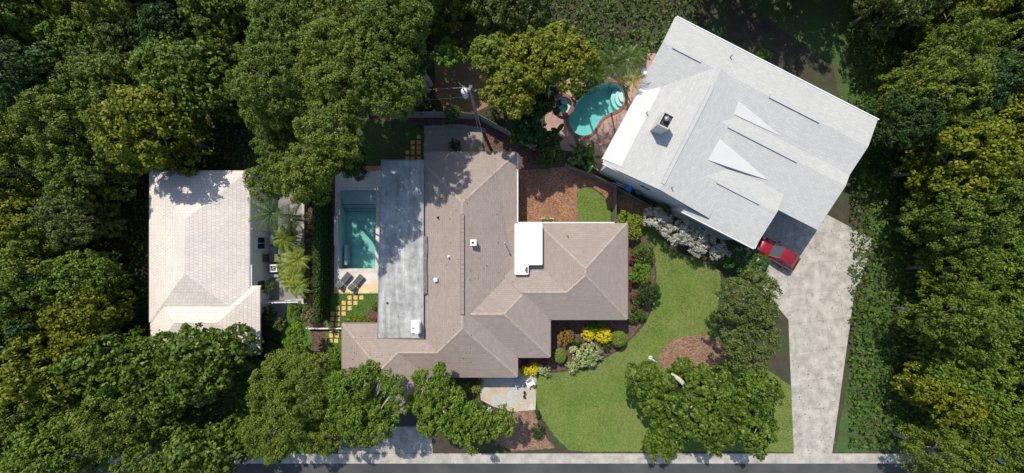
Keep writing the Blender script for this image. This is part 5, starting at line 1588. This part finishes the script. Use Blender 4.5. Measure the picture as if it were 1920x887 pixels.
# clipped hedge beside the pool: one long box of leaves
def hedge(label, pts_w, h, mat, seed, name='hedge', dens=60, ll=.11, lw=.07):
    r = np.random.default_rng(seed)
    (x0_, y0_), (x1_, y1_) = pts_w
    root = thing(name, label, 'hedge', ((x0_ + x1_) / 2, (y0_ + y1_) / 2, 0))
    sx, sy = abs(x1_ - x0_), abs(y1_ - y0_)
    V = []; n = int((sx * sy + 2 * sx * h + 2 * sy * h) * dens)
    f = r.uniform(0, 1, n); A_ = np.array([sx * sy, sy * h, sy * h, sx * h, sx * h]); A_ = np.cumsum(A_ / A_.sum())
    k = np.searchsorted(A_, f)
    u, v = r.uniform(-.5, .5, n), r.uniform(-.5, .5, n); dpt = r.uniform(-.07, .05, n) + .07 * np.sin(u * sy * 2.1 + 3 * v)
    P = np.zeros((n, 3)); N = np.zeros((n, 3))
    m_ = k == 0; P[m_] = np.stack([u[m_] * sx, v[m_] * sy, h + dpt[m_]], 1); N[m_] = (0, 0, 1)
    for kk, s in ((1, 1), (2, -1)): m_ = k == kk; P[m_] = np.stack([s * (sx / 2 + dpt[m_]), v[m_] * sy, (u[m_] + .5) * h], 1); N[m_] = (s, 0, .2)
    for kk, s in ((3, 1), (4, -1)): m_ = k == kk; P[m_] = np.stack([v[m_] * sx, s * (sy / 2 + dpt[m_]), (u[m_] + .5) * h], 1); N[m_] = (0, s, .2)
    np_mesh('foliage', leaves_from_subs(P, N / np.linalg.norm(N, axis=1, keepdims=True), .07, 5, ll, lw, r), 4, L[mat], root)
    q = MB(); q.box((0, 0, h / 2 - .05), (sx - .25, sy - .25, h - .1)); q.build('stem', plain('hedge_core', (.02, .025, .012), .95), root)
    return root
hedge('tall clipped green hedge running along the pool’s outer side', ((-19.95, G(600, 345).y), (-19.4, G(600, 600, 1).y)), 2.4, 'hedge', 81)
GB = 'dry shrubs between hedge and wall'
for i, (py_, lab) in enumerate(((412, 'dry brown shrub at the top of its row beside the block wall'), (447, 'dry brown shrub second in the row beside the block wall'), (484, 'dry brown shrub third from the top beside the block wall'), (521, 'dry brown shrub beside the lower yellow palms'), (556, 'dry pale shrub by the block wall’s lower end'), (590, 'green and brown shrub at the lower end of the tall hedge'))):
    bush(lab, 587 if i < 5 else 582, py_, 12, 22, 1.4, 'brown', 90 + i, group=GB, n=8, sub_r=.2, ll=.16, lw=.07, n_each=11, cover=.8)
bush('clipped green bush above the terracotta pot', 507, 537, 13, 11, 1.2, 'bush', 101, ll=.1, lw=.06, name='clipped_bush')
bush('dark round bush below the white gate', 503, 592, 17, 18, 1.6, 'dark', 102, ll=.16, lw=.08)
bush('grey green bush between the dark round bush and lawn strip', 523, 608, 12, 12, 1.2, 'olive', 103, ll=.2, lw=.07)
bush('dark bush in the shade beside the low tiled roof', 505, 648, 18, 20, 1.5, 'dark', 104)
bush('green shrub at the garage roof’s outer side', 634, 672, 12, 20, 1.6, 'bright', 105, ll=.18, lw=.1)
bush('leafy green shrub climbing over the gate’s end', 552, 580, 10, 16, 1.4, 'bright', 106)
spiky('strap leaved plants along the curved bed below the pool lawn', 668, 600, .5, 170, .55, .06, 'lime', 107, rx=1.0, ry=.35)
spiky('strap leaved clump beside the grey flat roof', 690, 604, .45, 80, .5, .05, 'lime', 108, rx=.45, ry=.35)
bush('small reddish plant at the flat roof’s lower corner', 707, 597, 6, 5, .4, 'red', 109, n=5, sub_r=.1)
bush('small dark green plant in the curved bed', 706, 575, 7, 9, .6, 'bush', 110, n=6, sub_r=.14)

# front garden
bush('yellow green bush at the corner beside the thin fence', 1178, 425, 25, 26, 1.6, 'lime', 121, ll=.15, lw=.09)
bush('dark green bush above the bright one on the east bed', 1205, 476, 20, 18, 1.5, 'bush', 122, ll=.15, lw=.08)
bush('bright green bush midway along the east bed', 1200, 511, 21, 19, 1.4, 'bright', 123, ll=.2, lw=.1)
bush('dark rounded bush bulging onto the lawn', 1213, 548, 20, 24, 1.6, 'dark', 124, ll=.14, lw=.08)
bush('dark glossy bush behind the bulging one', 1196, 560, 12, 12, 1.1, 'hedge', 125)
bush('green bush near the lower corner of the east roof', 1188, 589, 12, 15, 1.0, 'bush', 126)
bush('small round green bush at the bed’s lower tip', 1203, 592, 9, 10, .9, 'hedge', 127, ball=True, sub_r=.08, ll=.09, lw=.06)
GR = 'red leaved plants along the east wall'
for i, (px_, py_, lab) in enumerate(((1183, 487, 'red leaved plant at the east wall beside the dark green bush'), (1182, 530, 'red leaved plant at the east wall beside the bright bush'), (1188, 558, 'reddish plant at the east wall behind the bulging bush'), (1192, 576, 'red leaved plant lowest along the east wall'))):
    bush(lab, px_, py_, 6, 10, .8, 'red', 130 + i, group=GR, n=5, sub_r=.14, ll=.16, lw=.06)
bush('smaller bright yellow bush beside the copper one', 1103, 626, 13, 13, .95, 'gold', 141, ball=True, sub_r=.13, ll=.2, lw=.055, n_each=18, up=.3)
bush('larger bright yellow bush beside the clipped green ball', 1132, 628.5, 16, 15, 1.05, 'gold', 142, ball=True, sub_r=.14, ll=.22, lw=.055, n_each=18, up=.3)
bush('large clipped green ball casting a round shadow on the lawn', 1160.5, 635.5, 15.5, 15.5, 1.5, 'ballgreen', 143, ball=True, sub_r=.07, ll=.08, lw=.05, n_each=18, cover=1.6, name='clipped_bush')
bush('clipped green ball beside the variegated shrub', 1050, 667, 12, 14, 1.3, 'ballgreen', 144, ball=True, sub_r=.07, ll=.08, lw=.05, n_each=18, cover=1.6, name='clipped_bush')
bush('dark green bush behind the two yellow bushes', 1118, 612, 20, 10, .9, 'bright', 145, ll=.14, lw=.08)
bush('copper orange bush in the shaded corner of the roof', 1057, 632, 14, 17, 1.1, 'copper', 146, ll=.15, lw=.09)
bush('brown leaved bush at the copper bush’s side', 1069, 624, 7, 9, .9, 'brown', 147, n=5)
bush('small dark green bush between copper and variegated shrubs', 1079, 640, 8, 8, .7, 'hedge', 148, n=6)
bush('large variegated cream and green shrub in the front bed', 1097, 666, 32, 23, 1.2, 'varieg', 149, n=16, ll=.19, lw=.085, sub_r=.2, fr=(.22, .36), rot=.25)
bush('low variegated shrub trailing onto the lawn', 1072, 686, 10, 11, .8, 'varieg', 150, n=6, ll=.17, lw=.08)
bush('dark low bush between larger yellow bush and lawn', 1138, 650, 10, 7, .5, 'dark', 151, n=5, sub_r=.14)
bush('small yellow bush against the front roof corner', 983, 695, 9, 9, .9, 'gold', 152, ball=True, sub_r=.12, ll=.18, lw=.055, n_each=18, up=.3)
bush('taller yellow bush next to the white chair', 1000.5, 692, 10, 12, 1.0, 'gold', 153, ball=True, sub_r=.13, ll=.18, lw=.055, n_each=18, up=.3)
bush('small variegated bush between yellow bush and lawn', 1024, 696, 10, 10, .8, 'varieg', 154, n=6)
bush('silver leaved small plant beside the taller yellow bush', 1014, 692, 6, 7, .6, 'silver', 155, n=5)
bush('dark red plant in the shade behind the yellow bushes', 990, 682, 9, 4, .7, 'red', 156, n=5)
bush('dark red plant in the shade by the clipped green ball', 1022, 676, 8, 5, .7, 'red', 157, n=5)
bush('lime green plant at the left end of the patio', 889, 728, 8, 9, .7, 'lime', 158, n=6)
bush('small lime plant by the front wall in the shadow’s edge', 875, 721, 6, 6, .8, 'lime', 159, n=5)
bush('reddish plant at the patio’s inner corner', 900, 717, 7, 6, .6, 'copper', 160, n=5)
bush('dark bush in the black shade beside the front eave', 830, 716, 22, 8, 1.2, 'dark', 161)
bush('small dark bush beside the bark patch on the lawn’s edge', 1009, 776, 4, 8, .6, 'dark', 162, n=5, sub_r=.14)
bush('dark low bush in the tree’s shadow below the bark patch', 1006, 808, 14, 12, .7, 'dark', 163)
bush('silvery grey shrub at the upper end of the silver row', 1230, 412, 30, 19, 2.4, 'silver', 171, group='silver shrubs below the pale roof', n=14, fr=(.2, .34), sub_r=.26, ll=.34, lw=.06, n_each=20, rot=-.4)
bush('silvery grey shrub second in the silver row', 1264, 433, 38, 25, 2.7, 'silver', 172, group='silver shrubs below the pale roof', n=18, fr=(.18, .32), sub_r=.26, ll=.34, lw=.06, n_each=20, rot=-.4)
bush('silvery grey shrub third in the silver row', 1306, 452, 35, 24, 2.5, 'silver', 173, group='silver shrubs below the pale roof', n=16, fr=(.18, .32), sub_r=.26, ll=.34, lw=.06, n_each=20, rot=-.4)
bush('silvery grey shrub at the lower end beside the clipped hedge', 1342, 469, 27, 17, 2.2, 'silver', 174, group='silver shrubs below the pale roof', n=12, fr=(.2, .34), sub_r=.26, ll=.34, lw=.06, n_each=20, rot=-.4)
bush('bright green shrub behind the silver shrubs at the grey wall', 1240, 393, 18, 9, 1.5, 'bright', 175, rot=-.4)
bush('reddish dead shrub under the lower silver shrubs', 1330, 484, 20, 8, .8, 'brown', 176, rot=-.4, cover=.6)
bush('broad dark green hedge between silver shrubs and olive tree', 1392, 488, 52, 27, 1.9, 'hedge', 177, n=22, fr=(.2, .3), sub_r=.24, ll=.17, lw=.1, n_each=18, rot=-.35, name='hedge', cat='hedge')
bush('light green weeds at the top edge of the pale roof', 1428, 104, 16, 8, .8, 'bright', 178)

def world_poly(x0_, y0_, x1_, y1_): return [(x0_, y0_), (x1_, y0_), (x1_, y1_), (x0_, y1_)]
r = np.random.default_rng(55); P = []
for x0_, y0_, x1_, y1_ in ((-62, -22, -38, 36), (-38, 8, -26, 36), (-38, -22, -17, -12), (36, -22, 62, 36), (-26, 20, 20, 36)):
    n = int((x1_ - x0_) * (y1_ - y0_) * 14); P.append(np.column_stack([r.uniform(x0_, x1_, n), r.uniform(y0_, y1_, n), r.uniform(.05, .55, n)]))
P = np.concatenate(P); N_ = np.tile([0, 0, 1.0], (len(P), 1))
tag(np_mesh('undergrowth', leaves_from_subs(P, N_, .25, 2, .34, .17, r), 4, L['bush']), 'low leafy undergrowth on the ground beneath the woods', None, None, 'stuff')
r = np.random.default_rng(56); V = []
for _ in range(420):
    x, y = r.uniform(-16.5, 11, 2) if False else (r.uniform(-16.5, 3), r.uniform(-16, 8.5))
    z = rf.z(x, y)
    if -13 < x < -8.6 and -9.4 < y < 7.8: z = 3.3 + (x + 12.9) * .05 + .03
    if z < 1 or r.uniform() > (.25 + .75 * min(1, max(0, -x) / 14)): continue
    a_ = r.uniform(0, 6.28); l_ = r.uniform(.05, .1); d = np.array([math.cos(a_), math.sin(a_), 0]); e = np.array([-d[1], d[0], 0]) * .5; c = np.array([x, y, z + .04])
    V += [c - d * l_, c + e * l_ + [0, 0, .02], c + d * l_, c - e * l_ + [0, 0, .02]]
tag(np_mesh('fallen_leaves', np.array(V), 4, L['litter']), 'sparse brown fallen leaves lying on the brown and grey roofs', None, None, 'stuff')

# ------------------------------------------------------------------ woods around the two gardens
def copy_tree(root):
    c = root.copy(); COL.objects.link(c)
    for ch in root.children:
        d = ch.copy(); COL.objects.link(d); d.parent = c
    return c
rr = np.random.default_rng(77)
GW = 'woods outside the two gardens'
LW = 'broad green tree in the dense woods standing outside the two gardens'
def wood_tree(x, y, seed, mat, ll=.2, fr=(.2, .36)):
    r = np.random.default_rng(seed)
    root = thing('broadleaf_tree', LW, 'tree', (x, y, 0), 0, GW)
    bl = [(a, b, 5.6 + c, d, e, f) for a, b, c, d, e, f in dome_blobs(3.3, 2.8, 22, r, fr)]
    bl += [(a * 1.02, b * 1.02, 3.4 + .3 * c, d, e, f) for a, b, c, d, e, f in dome_blobs(3.0, 1.5, 14, r, (.26, .38))[4:]]
    mb = MB(); limbs(mb, (0, 0, 0), (0, 0, 5), bl, r, .2, 8); mb.build('trunk', M['bark'], root)
    np_mesh('crown', crown_verts(bl, r,   .38, 1.0, int(34 * (.2 / ll) ** 1.6), ll, ll * .62, low=-.6), 4, L[mat], root)
    return root
protos = []
def blocked(x, y, rad):
    for x0_, y0_, x1_, y1_ in ((-33.5, -9, -25, 5.6), (20, 3, 34, 25), (3, 16, 14, 40), (-80, -40, 80, -22.6), (29, -24, 36, 6)):
        if x0_ - rad < x < x1_ + rad and y0_ - rad * .6 < y < y1_ + rad * .6: return True
    return False
SP = 4.3
for gx in np.arange(-66, 67, SP):
    for gy in np.arange(-24, 38, SP):
        x, y = gx + rr.uniform(-1.2, 1.2), gy + rr.uniform(-1.2, 1.2)
        s = rr.uniform(.75, 1.15)
        rad = 3.3 * s; zc = 5.6 * s; k = H / (H - zc)
        # leave the photographed gardens alone: the crown stays out of that ground and of its view
        if abs(x) * k < 27.8 + rad * k * .95 and -20.9 - rad * k * .95 < y * k < 20.9 + rad * k * .95: continue
        if blocked(x, y, rad * .75): continue
        if len(protos) < 8:
            k_ = len(protos); o = wood_tree(x, y, 300 + k_, ('oak', 'oak_warm', 'grove', 'magnolia', 'olive', 'oak', 'yellowgreen', 'dark')[k_], (.17, .16, .24, .32, .2, .19, .26, .22)[k_], ((.2, .36), (.16, .28), (.26, .42), (.2, .34))[k_ % 4]); protos.append(o)
        else:
            o = copy_tree(protos[rr.integers(len(protos))])
        o.location = (x, y, 0); o.rotation_euler = (0, 0, rr.uniform(0, 6.28)); o.scale = (s, s, s)
